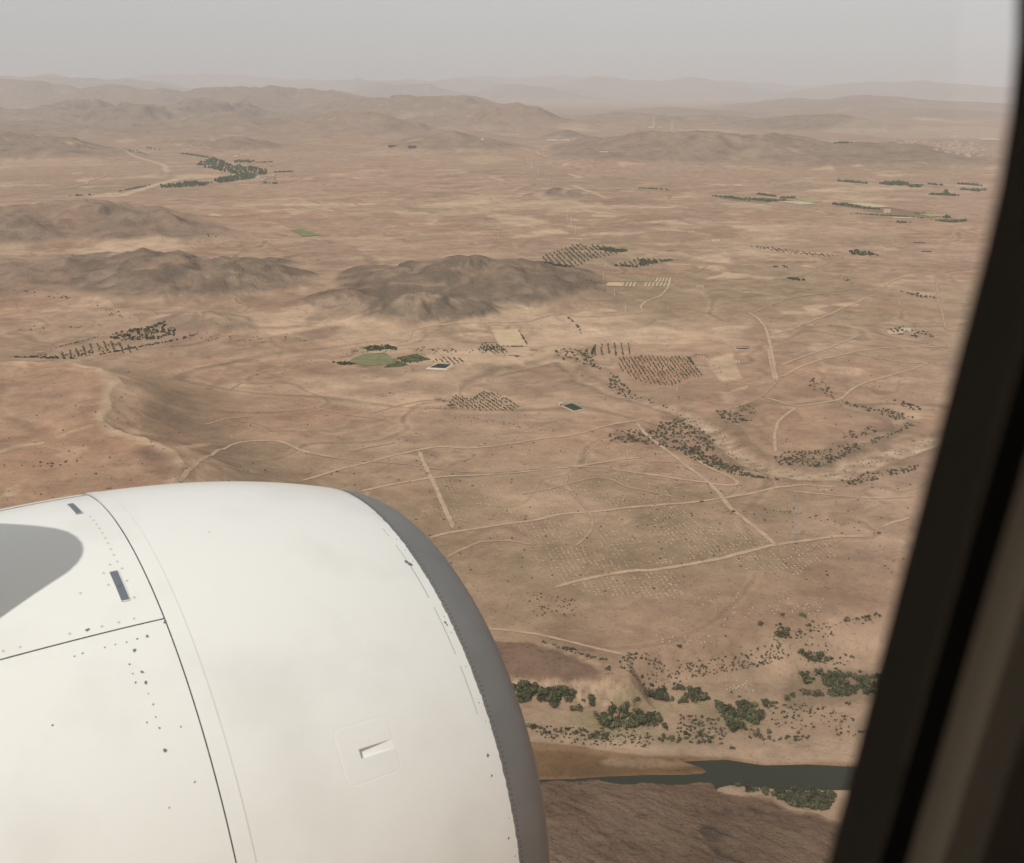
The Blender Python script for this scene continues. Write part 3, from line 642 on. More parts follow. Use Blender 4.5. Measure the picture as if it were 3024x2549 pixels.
# ------------------------------------------------------------------ dirt tracks: ribbons laid on the ground
m_track = mat_new('track_dust', (.49, .35, .235), 1.0, spec=0.0, noise=(0.08, 0.16))
m_track2 = mat_new('faint_track_dust', (.41, .285, .19), 1.0, spec=0.0, noise=(0.08, 0.16))
for m_ in (m_track, m_track2):                                     # wheel-worn in the middle, frayed into the soil at the edges
    t = m_.node_tree; pb = t.nodes['Principled BSDF']; ea = t.nodes.new('ShaderNodeAttribute'); ea.attribute_name = 'edge'
    g_ = t.nodes.new('ShaderNodeNewGeometry'); en = t.nodes.new('ShaderNodeTexNoise'); en.inputs['Scale'].default_value = 0.35; en.inputs['Detail'].default_value = 6; en.inputs['Roughness'].default_value = .7
    t.links.new(g_.outputs['Position'], en.inputs['Vector']); ad = t.nodes.new('ShaderNodeMath'); ad.operation = 'ADD'
    t.links.new(ea.outputs['Fac'], ad.inputs[0]); t.links.new(en.outputs['Fac'], ad.inputs[1])
    er = t.nodes.new('ShaderNodeMapRange'); er.inputs['From Min'].default_value = 1.08; er.inputs['From Max'].default_value = 1.48; er.inputs['To Min'].default_value = .92; er.inputs['To Max'].default_value = 0.0
    t.links.new(ad.outputs[0], er.inputs['Value']); t.links.new(er.outputs[0], pb.inputs['Alpha'])
def lift(x, y, base=0.12, k=0.00028): return heights(x, y) + base + k * np.hypot(x, y)
def ribbon(px, width, name='dirt_track', mat=None, seed=0):
    L = ground(px)[:, :2]
    seglen = np.hypot(*np.diff(L, axis=0).T); cum = np.concatenate([[0], np.cumsum(seglen)])
    step = max(1.6, np.hypot(*L.mean(0)) * 0.0022)
    n = max(int(cum[-1] / step), 3)
    sT = np.linspace(0, cum[-1], n)
    # Catmull-like smoothing by repeated averaging
    xs_, ys_ = np.interp(sT, cum, L[:, 0]), np.interp(sT, cum, L[:, 1])
    kk = max(1, int(0.25 * (cum[-1] / len(L)) / step))
    ker = np.ones(2 * kk + 1) / (2 * kk + 1)
    xs_ = np.convolve(np.pad(xs_, kk, mode='reflect', reflect_type='odd'), ker, 'valid'); ys_ = np.convolve(np.pad(ys_, kk, mode='reflect', reflect_type='odd'), ker, 'valid')
    wob = fbm(sT, sT * 0 + seed * 3.3, 40, 3, 0.6, seed) * 0.9
    tx, ty = np.gradient(xs_), np.gradient(ys_); ln = np.hypot(tx, ty) + 1e-9
    nx, ny = -ty / ln, tx / ln
    xs_ = xs_ + nx * wob; ys_ = ys_ + ny * wob
    wl = width * (0.5 + 0.22 * fbm(sT, sT * 0 + seed * 7.1, 12, 3, 0.7, seed + 5)); wr = width * (0.5 + 0.22 * fbm(sT, sT * 0 - seed * 5.1, 12, 3, 0.7, seed + 9))
    P = []
    wl, wr = wl * 1.5, wr * 1.5
    for off in (-wl, -wl * 0.0, wr):
        X, Y = xs_ + nx * off, ys_ + ny * off
        P.append(np.stack([X, Y, lift(X, Y)], 1))
    Vv = np.stack(P, 1).reshape(-1, 3)
    i = np.arange(n - 1) * 3
    Q = np.concatenate([np.stack([i, i + 3, i + 4, i + 1], 1), np.stack([i + 1, i + 4, i + 5, i + 2], 1)])
    o = mesh_np(name, Vv, Q[:, ::-1], mat or m_track, smooth=True)
    fade = np.clip(1 - np.minimum(sT, cum[-1] - sT) / (5 + width * 2), 0, 1) * 0.75
    worn = 0.22 * np.clip(fbm(sT, sT * 0 + seed * 9.7, 70, 3, 0.6, seed + 13) + .15, 0, 1)
    ed = np.stack([np.maximum(1.0, fade), fade + worn, np.maximum(1.0, fade)], 1).ravel()
    at_ = o.data.attributes.new('edge', 'FLOAT', 'POINT'); at_.data.foreach_set('value', ed.astype(np.float32))
    return tag(o, kind='structure')
TR = [
 (S2((-20, 880), (150, 830), (380, 770), (560, 720), (700, 690), (780, 675), (850, 668), (1000, 680), (1180, 665), (1340, 640), (1500, 615), (1640, 600), (1700, 590), (1790, 562), (1900, 530), (2090, 500)), 4.2, 1),
 (S2((0, 705), (150, 735), (400, 760), (600, 775), (750, 795), (880, 815), (1000, 828), (1200, 830), (1380, 812), (1550, 797), (1680, 795), (1850, 797), (2090, 835)), 3.0, 2),
 (S2((340, 950), (450, 922), (550, 900), (750, 865), (900, 850), (1200, 838), (1450, 815), (1700, 790), (1900, 755), (2090, 735)), 4.0, 1),
 (S2((705, 695), (750, 800), (800, 900), (835, 980), (860, 1040)) + S4((300, 280), (345, 370), (365, 430)), 4.4, 1),
 (S4((170, 498), (300, 460), (450, 435), (600, 415), (800, 382), (960, 365), (1150, 320), (1270, 303), (1420, 295), (1700, 262), (2090, 230)) + S5((300, 228), (600, 190), (850, 150), (1000, 110), (1220, 85), (1350, 95), (1500, 105)), 4.2, 1),
 (S4((300, 650), (420, 590), (560, 525), (780, 512), (1000, 550)), 3.0, 2),
 (S4((1245, 0), (1225, 80), (1300, 170), (1400, 280), (1440, 340), (1430, 430), (1390, 490), (1300, 560)), 3.2, 2),
 (S4((900, 160), (1080, 120), (1240, 80), (1350, 50), (1450, 28), (1590, 45), (1700, 100), (1900, 140), (2090, 185)), 3.4, 2),
 (S4((1130, 885), (1250, 845), (1400, 808), (1600, 770), (1800, 740)) + S5((0, 750), (300, 710), (600, 655), (850, 590), (1000, 550), (1200, 525), (1500, 480), (1750, 485)), 4.2, 1),
 (S3((165, 520), (230, 600), (350, 690), (480, 790), (600, 880), (680, 960)) + S5((610, 190), (680, 270), (770, 340), (900, 440), (1030, 555)), 4.6, 1),
 (S3((-40, 790), (0, 805), (250, 840), (500, 880), (700, 905), (775, 910), (798, 895), (770, 868), (620, 800), (540, 750), (528, 720)), 4.0, 1),
 (S3((1035, 262), (1022, 200), (1005, 100), (985, 0)) + R6((540, 760), (500, 715), (440, 675)), 5.0, 1),
 (S3((1020, 262), (1005, 200), (990, 130), (980, 60)), 3.5, 1),
 (S3((1035, 262), (990, 315), (950, 350), (880, 390), (780, 425), (660, 450)), 3.6, 2),
 (S3((950, 362), (1030, 385), (1100, 410), (1160, 420), (1280, 405), (1400, 385), (1440, 368), (1470, 335), (1520, 300), (1600, 265), (1720, 235), (1820, 205), (1900, 180), (1970, 150)), 3.8, 1),
 (S3((1160, 425), (1080, 480), (1035, 525), (1020, 600), (1022, 650), (1026, 705)), 4.0, 1),
 (S3((1040, 240), (1090, 228), (1140, 195), (1190, 170), (1350, 120), (1500, 85), (1700, 60), (1900, 50), (2080, 55)), 4.2, 1),
 (S3((1050, 170), (1150, 130), (1350, 60), (1500, 0), (1560, -25)), 4.0, 1),
 (R6((920, 885), (1000, 905), (1060, 920), (1300, 970), (1400, 985), (1540, 990)), 3.0, 1),
 (R6((570, 820), (700, 785), (800, 740), (870, 715), (940, 690), (1010, 655), (1080, 630), (1130, 608), (1180, 580), (1250, 565)), 4.2, 1),
 (R6((1265, 528), (1300, 500), (1340, 478), (1390, 460), (1440, 455), (1500, 445), (1580, 430)), 4.2, 1),
 (R6((460, 682), (500, 665), (560, 640), (660, 595), (760, 578), (900, 560), (1100, 530)), 4.2, 2),
 (R6((1590, 440), (1605, 500), (1610, 600), (1640, 690), (1660, 780)), 4.5, 2),
 (R6((1750, 150), (1690, 210), (1655, 250), (1625, 290)), 6.0, 2),
 (R6((360, 585), (430, 610), (540, 640)), 4.0, 2),
 (R6((0, 465), (80, 440), (160, 405), (210, 370)), 4.0, 2),
 (R6((1640, 430), (1720, 418), (1830, 408)), 4.0, 2),
 (R6((1030, 335), (930, 370), (860, 402)), 6.0, 2),
 (R5((365, 865), (420, 852), (440, 830), (445, 795), (480, 775), (600, 755), (740, 738), (900, 738), (1040, 740), (1180, 732), (1260, 705), (1310, 690), (1360, 680), (1400, 682), (1470, 705), (1600, 700), (1750, 688), (1862, 682), (1878, 665), (1865, 640), (1900, 608), (1990, 575), (2035, 525), (2050, 480)), 4.6, 1),
 (R5((930, 755), (960, 815), (995, 875)), 4.0, 2),
 (R5((250, 930), (290, 955), (340, 970), (400, 980)), 3.5, 1),
 (S1((1090, 890), (1150, 835), (1200, 790), (1260, 740), (1330, 700), (1430, 655), (1500, 640), (1580, 632), (1700, 630), (1760, 645), (1850, 690), (1950, 715), (2090, 740)), 4.0, 1),
 (S1((1400, 325), (1450, 300), (1500, 268)), 3.5, 2),
 (S1((1570, 250), (1640, 240), (1690, 235)), 3.0, 1),
 (S1((1200, 185), (1400, 150), (1480, 130)), 3.0, 2),
 (S1((1940, 415), (1980, 438), (2040, 450), (2095, 455)) + S2((250, 470), (400, 490), (500, 500)), 3.2, 2),
 (S1((1240, 535), (1350, 510), (1440, 490), (1560, 485)), 3.0, 2),
 (R1((0, 833), (200, 815), (330, 802), (450, 785), (480, 770), (530, 765), (545, 745), (600, 730), (640, 715), (662, 697), (640, 690), (605, 683)), 10, 1),
 (R1((1080, 540), (1200, 540), (1300, 548), (1380, 560)), 12, 2),
 (R1((1290, 468), (1310, 480), (1345, 490)), 14, 1),
 (R1((700, 675), (850, 670), (1030, 662)), 7, 2),
 (R2((470, 545), (540, 562)), 10, 1),
 (R2((1220, 555), (1230, 575), (1290, 598), (1360, 605)), 14, 1),
 (R2((950, 490), (1040, 484), (1200, 478), (1450, 483)), 14, 2),
 (R2((970, 500), (1060, 515), (1140, 520)), 12, 1),
 (R2((1430, 505), (1600, 475), (1800, 440), (1930, 418)), 18, 2),
 (R2((75, 850), (110, 890), (150, 903)), 8, 2),
 (R3((1640, 975), (1780, 985), (1890, 993)), 9, 1),
 (S6((120, 325), (250, 330), (400, 345), (550, 370), (700, 400), (830, 435), (950, 465), (1080, 495), (1200, 520), (1340, 552)), 3.0, 1),
 (S5((1080, 128), (1320, 152), (1600, 178), (1850, 188), (2080, 178)), 3.2, 1),
 (S5((1840, 412), (1930, 375), (2070, 335)), 3.4, 1),
 (S2((1025, 380), (1060, 352), (1100, 322)), 3.4, 1),
 (S2((1780, 565), (1870, 530)), 2.5, 2),
 (S2((390, 470), (600, 410), (740, 385), (800, 380)), 2.5, 2),
 (S2((270, 700), (400, 672), (560, 645)), 2.5, 2),
]
for k, (px, wd, kd) in enumerate(TR):
    ribbon(px, wd * 1.0, mat=m_track if kd == 1 else m_track2, seed=k)

# ------------------------------------------------------------------ fields: sheets draped on the ground
def patch(name, quad_px, mat, n=14, ragged=0.6, seed=0):
    q = ground(quad_px)[:, :2]
    u, v = np.meshgrid(np.linspace(0, 1, n), np.linspace(0, 1, n))
    def bl(k): return (q[0, k] * (1 - u) + q[1, k] * u) * (1 - v) + (q[3, k] * (1 - u) + q[2, k] * u) * v
    X, Y = bl(0), bl(1)
    X = X + ragged * perlin(X / 9, Y / 9, seed); Y = Y + ragged * perlin(X / 9 + 40, Y / 9, seed)
    Vv = np.stack([X, Y, lift(X, Y, 0.15)], 2).reshape(-1, 3)
    jj, ii = np.meshgrid(np.arange(n - 1), np.arange(n - 1), indexing='ij'); b = (jj * n + ii).ravel()
    Q = np.stack([b, b + 1, b + n + 1, b + n], 1)
    o = mesh_np(name, Vv, Q, mat, smooth=True)
    if o.data.polygons[0].normal.z < 0: o.data.flip_normals()
    return tag(o, kind='structure')
m_straw = mat_new('straw_stubble', tuple(STRAW), 1.0, spec=0, noise=(0.05, 0.10))
m_straw2 = mat_new('pale_stubble', (.50, .42, .27), 1.0, spec=0, noise=(0.05, 0.12))
m_green = mat_new('irrigated_crop', (.105, .125, .055), 1.0, spec=0, noise=(0.12, 0.25), bump=(0.5, 0.8, 1.0))
m_green2 = mat_new('thin_crop', (.21, .20, .105), 1.0, spec=0, noise=(0.10, 0.22), bump=(0.5, 0.8, 1.0))
m_green3 = mat_new('yellow_green_crop', (.33, .31, .15), 1.0, spec=0, noise=(0.05, 0.15))
m_redsoil = mat_new('tilled_red_soil', (.40, .255, .175), 1.0, spec=0, noise=(0.08, 0.12))
patch('crop_field', R5((945, 785), (1105, 780), (1168, 885), (995, 885)), m_straw, 16)
patch('crop_field', R5((865, 830), (940, 822), (980, 862), (880, 862)), m_redsoil, 10)
patch('crop_field', R5((300, 940), (400, 925), (470, 935), (330, 965)), m_redsoil, 10)
patch('crop_field', R5((355, 962), (480, 935), (572, 968), (430, 985)), m_green, 12)
patch('crop_field', R5((300, 1000), (420, 985), (400, 1010), (280, 1018)), m_green, 10)
patch('crop_field', R5((90, 960), (160, 932), (285, 925), (380, 985)), m_green2, 12)
patch('crop_field', R5((60, 985), (90, 960), (380, 985), (180, 1008)), m_green2, 12)
patch('crop_field', R5((130, 890), (320, 880), (370, 905), (160, 915)), m_green2, 12)
patch('crop_field', R4((1800, 168), (1860, 162), (1985, 200), (1880, 208)), m_green2, 10, 3)
patch('crop_field', R3((610, 868), (800, 872), (862, 888), (760, 890)), m_straw2, 10, 3)
patch('crop_field', R3((1050, 880), (1180, 880), (1325, 905), (1200, 908)), m_straw2, 10, 3)
patch('crop_field', R3((1480, 945), (1590, 945), (1665, 960), (1560, 965)), m_green3, 10, 3)
patch('crop_field', R3((720, 850), (830, 850), (900, 870), (820, 880)), m_green3, 10, 3)
patch('crop_field', R3((1320, 965), (1450, 968), (1480, 975), (1340, 975)), m_straw2, 8, 3)
patch('crop_field', R3((1860, 480), (1990, 483), (1995, 492), (1870, 488)), m_straw2, 8, 8)
for k in range(17):                                             # the striped plots
    xa = 1652 + k * 23.4
    if k < 4: patch('crop_strip', R5((xa + 12, 492), (xa + 34, 491), (xa + 24, 514), (xa, 512)), m_straw, 6, 0.3)
    elif k not in (8, 9): patch('crop_strip', R5((xa + 14, 491), (xa + 26, 491), (xa + 12, 516), (xa, 516)), m_straw if k % 3 else m_straw2, 6, 0.3)
for k in range(5):
    xa = 1955 + k * 20
    patch('crop_strip', R5((xa + 12, 463), (xa + 22, 463), (xa + 12, 487), (xa, 487)), m_straw if k % 2 else m_straw2, 6, 0.3)
for k in range(8):
    xa = 1760 + k * 24
    patch('crop_strip', R5((xa + 14, 462), (xa + 22, 462), (xa + 8, 484), (xa, 484)), m_green3, 6, 0.3)
patch('crop_field', R6((1290, 790), (1370, 780), (1405, 805), (1310, 815)), mat_new('threshing_floor', (.50, .385, .27), 1.0, spec=0, noise=(.05, .1)), 8)

# ------------------------------------------------------------------ vegetation
m_leaf = mat_new('olive_foliage', (.150, .152, .086), 0.9, spec=0.1, noise=(0.9, 0.35), rand=0.25)
m_leaf_g = mat_new('green_foliage', (.185, .190, .100), 0.9, spec=0.1, noise=(0.25, 0.45), rand=0.35)
m_leaf_d = mat_new('dull_foliage', (.175, .158, .098), 0.9, spec=0.1, noise=(0.9, 0.35), rand=0.25)
m_bark = mat_new('bark', (.10, .075, .055), 0.95, spec=0.1, noise=(3, 0.3))
for m_ in (m_leaf, m_leaf_g, m_leaf_d):                            # leaves let some light through
    t = m_.node_tree; pb = t.nodes['Principled BSDF']; tl = t.nodes.new('ShaderNodeBsdfTranslucent'); mx = t.nodes.new('ShaderNodeMixShader'); mx.inputs[0].default_value = 0.4
    t.links.new(pb.inputs['Base Color'].links[0].from_socket, tl.inputs['Color']); t.links.new(pb.outputs[0], mx.inputs[1]); t.links.new(tl.outputs[0], mx.inputs[2])
    t.links.new(mx.outputs[0], t.nodes['Material Output'].inputs['Surface'])
def crown_np(n, r, h, z0, leaf, seed, lumps=8):
    """leaf-sized quads spread over several lumps"""
    g_ = np.random.default_rng(seed)
    lc = g_.normal(0, 1, (lumps, 3)); lc /= np.linalg.norm(lc, axis=1)[:, None]; lc *= np.array([r * .62, r * .62, h * .24]) * g_.uniform(.5, 1.15, (lumps, 1)); lc[:, 2] += z0 + h * .5
    k = g_.integers(0, lumps, n)
    d = g_.normal(0, 1, (n, 3)); d /= np.linalg.norm(d, axis=1)[:, None]; d[:, 2] = np.abs(d[:, 2]) * 1.0 - 0.25
    c = lc[k] + d * np.array([r * .48, r * .48, h * .34]) * g_.uniform(.5, 1.25, (n, 1)) * (g_.uniform(.6, 1.25, (lumps, 1))[k])
    c[:, 2] = np.maximum(c[:, 2], 0.1)
    a = np.cross(d, g_.normal(0, 1, (n, 3))); a /= np.linalg.norm(a, axis=1)[:, None] + 1e-9
    b_ = np.cross(d, a); b_ /= np.linalg.norm(b_, axis=1)[:, None] + 1e-9
    s = leaf * g_.uniform(.6, 1.3, (n, 1)); tilt = d * s * g_.uniform(-.5, .5, (n, 1))
    Vv = np.stack([c - a * s - b_ * s * .7, c + a * s - b_ * s * .7 + tilt, c + a * s + b_ * s * .7, c - a * s + b_ * s * .7 - tilt], 1).reshape(-1, 3)
    return Vv, np.arange(4 * n).reshape(n, 4)
def trunk_mb(h, r, limbs=3, seed=0):
    g_ = random.Random(seed); m = MB(); m.bar((0, 0, -0.3), (0.05, 0, h * .5), r, r * .7)
    for k in range(limbs):
        a = 2 * math.pi * (k + g_.random() * .5) / limbs
        m.bar((0.05, 0, h * .42), (math.cos(a) * h * .35, math.sin(a) * h * .35, h * .85), r * .6, r * .25, 4)
    return m
def proto_tree(name, mat, r, h, n, leaf, seed, trunk=True):
    root = empty(name)
    Vv, Q = crown_np(n, r, h * .85, h * .18, leaf, seed)
    mesh_np('crown', Vv, Q, mat, root)
    trunk_mb(h * .7, r * .09, 3, seed).build('trunk', m_bark, root)
    return root
def proto_bush(name, mat, r, h, n, leaf, seed):
    Vv, Q = crown_np(n, r, h, 0.0, leaf, seed, 4)
    return mesh_np(name, Vv, Q, mat)
class Kind:
    """prototypes of one kind; the first placement of each uses the prototype itself, later ones are copies that share its meshes"""
    def __init__(s, protos): s.p = protos; s.used = [False] * len(protos)
    def put(s, k, loc, sc, rz, **kw):
        k %= len(s.p); src = s.p[k]
        if not s.used[k]: o = src; s.used[k] = True
        else:
            o = src.copy(); COL.objects.link(o)
            for ch in src.children:
                c = ch.copy(); COL.objects.link(c); c.parent = o
        o.location = loc; o.rotation_euler = (0, 0, rz); o.scale = (sc[0], sc[0], sc[1])
        for key in ('label', 'category', 'group'):
            if key in o: del o[key]
        return tag(o, kw.get('label'), kw.get('cat'), kw.get('group'))
    def sweep(s):
        for k, u in enumerate(s.used):
            if not u:
                for ch in list(s.p[k].children): bpy.data.objects.remove(ch)
                bpy.data.objects.remove(s.p[k])
def heap(name, mat, items, n, leaf, nproto=6, seed=0):
    """many plants joined into one object: items = rows of x, y, z, radius, height"""
    items = np.asarray(items)
    if not len(items): return None
    g_ = np.random.default_rng(seed); Vs = []
    pr = [crown_np(n, 1.0, 1.0, 0.0, leaf, seed + 50 + k, 3)[0] for k in range(nproto)]
    for k, (x, y, z, r, h) in enumerate(items):
        v = pr[k % nproto]; a = g_.uniform(0, 6.28); ca, sa = math.cos(a), math.sin(a)
        Vs.append(np.stack([x + r * (v[:, 0] * ca - v[:, 1] * sa), y + r * (v[:, 0] * sa + v[:, 1] * ca), z + h * v[:, 2]], 1))
    Vv = np.concatenate(Vs)
    return tag(mesh_np(name, Vv, np.arange(len(Vv)).reshape(-1, 4), mat), kind='stuff')
def scatter(poly_px, n, seed, dens=None):
    """n points on the ground under a pixel polygon, evenly by ground area"""
    g_ = np.random.default_rng(seed)
    W = ground(poly_px)[:, :2]
    lo_, hi_ = W.min(0), W.max(0); out = []
    for _ in range(60):
        c = g_.uniform(lo_, hi_, (n * 4, 2))
        c = c[in_poly(c[:, 0], c[:, 1], list(map(tuple, W)))]
        if dens: c = c[fbm(c[:, 0], c[:, 1], dens, 2, 0.5, seed) > g_.uniform(-.25, .25, len(c))]
        out.append(c)
        if sum(map(len, out)) >= n: break
    c = np.concatenate(out)[:n]
    return np.column_stack([c, heights(c[:, 0], c[:, 1])])
def along(line_px, n, spread, seed):
    g_ = np.random.default_rng(seed); L = ground(line_px)[:, :2]
    cum = np.concatenate([[0], np.cumsum(np.hypot(*np.diff(L, axis=0).T))]); s_ = g_.uniform(0, cum[-1], n)
    c = np.column_stack([np.interp(s_, cum, L[:, 0]), np.interp(s_, cum, L[:, 1])]) + g_.normal(0, spread, (n, 2))
    return np.column_stack([c, heights(c[:, 0], c[:, 1])])

# orchards: rows of small trees
ORCH = []          # x, y, z, r, h, orchard number
ORN = []
def orchard(poly_px, row_px, sa, sb, r, label, prob=0.9, jit=0.12, seed=0):
    W = ground(poly_px)[:, :2]; P0, P1 = ground(row_px)[:, :2]
    a = math.atan2(P1[1] - P0[1], P1[0] - P0[0]); ca, sa_ = math.cos(a), math.sin(a)
    c0 = W.mean(0); ext = np.abs(W - c0).max() * 1.5
    u, v = np.meshgrid(np.arange(-ext, ext, sa), np.arange(-ext, ext, sb))
    g_ = np.random.default_rng(seed); u = u + g_.normal(0, jit * sa, u.shape); v = v + g_.normal(0, jit * sa * .6, v.shape)
    X, Y = (c0[0] + u * ca - v * sa_).ravel(), (c0[1] + u * sa_ + v * ca).ravel()
    m = in_poly(X, Y, list(map(tuple, W))) & (g_.random(X.size) < prob)
    X, Y = X[m], Y[m]; rr_ = r * g_.uniform(.65, 1.25, len(X))
    ORN.append(label)
    for x, y, z, q in zip(X, Y, heights(X, Y), rr_): ORCH.append((x, y, z, q, q * 1.7, len(ORN) - 1))
orchard(S3((60, 115), (350, 110), (500, 112), (575, 235), (480, 250), (400, 292), (230, 285), (130, 240), (50, 180)), S3((350, 120), (450, 250)), 7.0, 5.9, 1.3, 'small olive tree in the regular rows of the red earth orchard', 0.93, seed=1)
orchard(R5((1565, 945), (1580, 885), (1640, 870), (1820, 870), (1840, 940)), R5((1660, 870), (1668, 945)), 6.0, 11, 1.6, 'olive tree in the thin rows above the red earth orchard', 0.85, seed=2)
orchard(S2((940, 348), (1020, 378), (1100, 330), (1220, 350), (1350, 430), (1300, 445), (1120, 450), (960, 430), (870, 395)), S2((940, 355), (1060, 440)), 6.0, 6.2, 1.55, 'olive tree in the grove between the mud houses and the blue pond', 0.9, seed=3)
orchard(S2((1060, 60), (1110, 35), (1200, 45), (1280, 95), (1180, 98), (1080, 82)), S2((1100, 40), (1180, 95)), 6.5, 7.5, 2.1, 'olive tree in the small grove below the straw field', 0.92, seed=4)
orchard(S2((800, 130), (880, 116), (960, 125), (1000, 150), (910, 162), (860, 150), (780, 150)), S2((860, 118), (905, 160)), 6.0, 7.0, 1.5, 'small round tree planted beside the white rimmed basin', 0.95, seed=5)
orchard(S1((380, 95), (540, 40), (680, 15), (860, 70), (800, 95), (620, 75), (430, 130), (330, 110)), S1((560, 40), (580, 100)), 6.5, 11, 1.7, 'thin young tree in the long left orchard', 0.8, seed=6)
orchard(R5((1260, 330), (1480, 255), (1640, 270), (1790, 300), (1560, 350), (1500, 385), (1300, 385)), R5((1480, 270), (1560, 340)), 9, 13, 2.6, 'pale green tree in the far orchard behind the dark hill', 0.75, seed=7)
orchard(R5((1690, 390), (1840, 345), (2080, 350), (1960, 380), (1800, 400)), R5((1840, 350), (1880, 395)), 9, 13, 2.4, 'tree in the far orchard right of the dark hill', 0.7, seed=8)
orchard(R6((440, 265), (560, 275), (720, 295), (860, 315), (1030, 330), (900, 332), (700, 312), (500, 285)), R6((480, 268), (510, 285)), 8, 12, 2.0, 'tree in the narrow slanting orchard strip', 0.8, seed=9)
ORCH = sorted(ORCH, key=lambda q: -q[3] / math.hypot(q[0], q[1]))
ok = Kind([proto_tree('orchard_tree', m_leaf, 1.0, 1.7, 46, .22, 40 + k) for k in range(5)])
for k, (x, y, z, r, h, o_) in enumerate(ORCH[:300]):
    ok.put(k, (x, y, z), (r, r), random.random() * 6.28, label=ORN[o_], cat='tree', group='orchard %d trees' % (o_ + 1) if False else ORN[o_].split(' in ')[-1].split(' planted ')[-1] + ' trees')
ok.sweep()
heap('distant_orchard_trees', m_leaf, [q[:3] + (q[3], q[4]) for q in ORCH[300:]], 14, .42, seed=3)

# bushes and small trees along the river
RIV = []
RLAB = []
def thick(poly_px, n, r, label, seed, h=1.25, line=None, tight=None):
    RLAB.append(label); g_ = np.random.default_rng(seed)
    pts = scatter(poly_px, n, seed, tight or 14) if line is None else along(poly_px, n, line, seed)
    for x, y, z in pts:
        q = r * (.45 + 1.0 * g_.random() ** 1.6); RIV.append((x, y, z - .1, q, q * h * g_.uniform(.8, 1.2), len(RLAB) - 1))
px = lambda *p: list(p)
thick(px((1500, 2028), (1587, 2028), (1617, 2041), (1667, 2038), (1701, 2061), (1754, 2061), (1744, 2098), (1661, 2101), (1520, 2091)), 150, 3.0, 'dark green bush in the thicket under the pale cliff beside the engine', 1, 1.5)
thick(px((1738, 2108), (1801, 2094), (1868, 2101), (1935, 2115), (1975, 2135), (1975, 2158), (1902, 2145), (1835, 2158), (1785, 2145)), 150, 2.8, 'dense green bush in the long thicket in the middle of the flood plain', 2, 1.5)
thick(px((1878, 2061), (1935, 2044), (2019, 2031), (2069, 2044), (2099, 2068), (2035, 2078), (1935, 2071), (1885, 2081)), 95, 2.8, 'green bush in the belt just right of the pale cliff', 3, 1.4)
thick(px((2110, 2074), (2184, 2078), (2234, 2088), (2254, 2118), (2268, 2148), (2234, 2151), (2160, 2165), (2140, 2131), (2120, 2101)), 135, 2.8, 'green bush in the rounded thicket right of the flood plain middle', 4, 1.4)
thick(px((2358, 1991), (2401, 1974), (2468, 1977), (2512, 1997), (2620, 1997), (2620, 2051), (2468, 2058), (2368, 2054), (2308, 2071), (2368, 2038), (2378, 2011)), 420, 2.3, 'grey green shrub of the wide thicket next to the window edge', 5, 1.1)
thick(px((2247, 2071), (2288, 2064), (2294, 2078), (2264, 2098)), 14, 2.2, 'bush in the small clump between two large thickets', 6)
thick(px((2351, 1924), (2418, 1934), (2468, 1944), (2502, 1951), (2401, 1958), (2378, 1941)), 40, 2.2, 'bush in the low clump above the wide grey green thicket', 7)
thick(px((2288, 1844), (2328, 1847), (2330, 1870), (2308, 1890), (2285, 1877)), 16, 2.3, 'bush in the clump where the slope meets the flood plain', 8)
thick(px((1567, 2151), (1620, 2160), (1680, 2168), (1740, 2172), (1801, 2181)), 46, 1.7, 'low bush in the line along the beach', 9, 1.2, line=2.2)
thick(px((1938, 2185), (2010, 2180), (2099, 2181)), 30, 1.7, 'low bush in the short line above the river mud', 10, 1.2, line=2.5)
thick(px((2200, 2150), (2280, 2160), (2270, 2185), (2210, 2180)), 16, 1.8, 'bush in the thin brownish clump above the sandy beach', 11)
thick(px((2155, 2318), (2217, 2328), (2360, 2338), (2479, 2338), (2441, 2397), (2336, 2380), (2284, 2352), (2193, 2337)), 260, 2.3, 'leafy green reed clump between the river and the brown bluff', 12, 1.3)
thick(px((2380, 1845), (2440, 1850), (2470, 1842), (2540, 1830), (2600, 1822)), 34, 1.5, 'small shrub in the dotted line running up to the window edge', 13, 1.0, line=1.6)
thick(px((2240, 2185), (2300, 2186), (2360, 2180), (2400, 2178)), 22, 1.3, 'small brown shrub along the beach crest', 14, 1.0, line=1.4)
thick(px((2465, 2172), (2520, 2166), (2580, 2160)), 14, 1.4, 'small shrub along the beach near the window edge', 15, 1.0, line=1.4)
RIV = sorted(RIV, key=lambda q: -q[3] / math.hypot(q[0], q[1]))
bk = Kind([proto_tree('riverside_bush', (m_leaf_g, m_leaf_g, m_leaf_d, m_leaf)[k % 4], 1.0, 1.25 * (.8 + .1 * (k % 5)), 190, .11, 70 + k) for k in range(8)])
nb = 0; rest = []
for k, (x, y, z, r, h, o_) in enumerate(RIV):
    if nb < 290:
        bk.put(k, (x, y, z), (r, h / 1.25), random.random() * 6.28, label=RLAB[o_], cat='bush', group=RLAB[o_].split(' in ', 1)[-1].split(' of the ', 1)[-1] + ' bushes'); nb += 1
    else: rest.append((x, y, z, r, h))
bk.sweep()
heap('riverside_thicket', m_leaf_g, rest[::2], 110, .14, nproto=8, seed=9); heap('riverside_thicket', m_leaf_d, rest[1::2], 110, .14, nproto=8, seed=19)

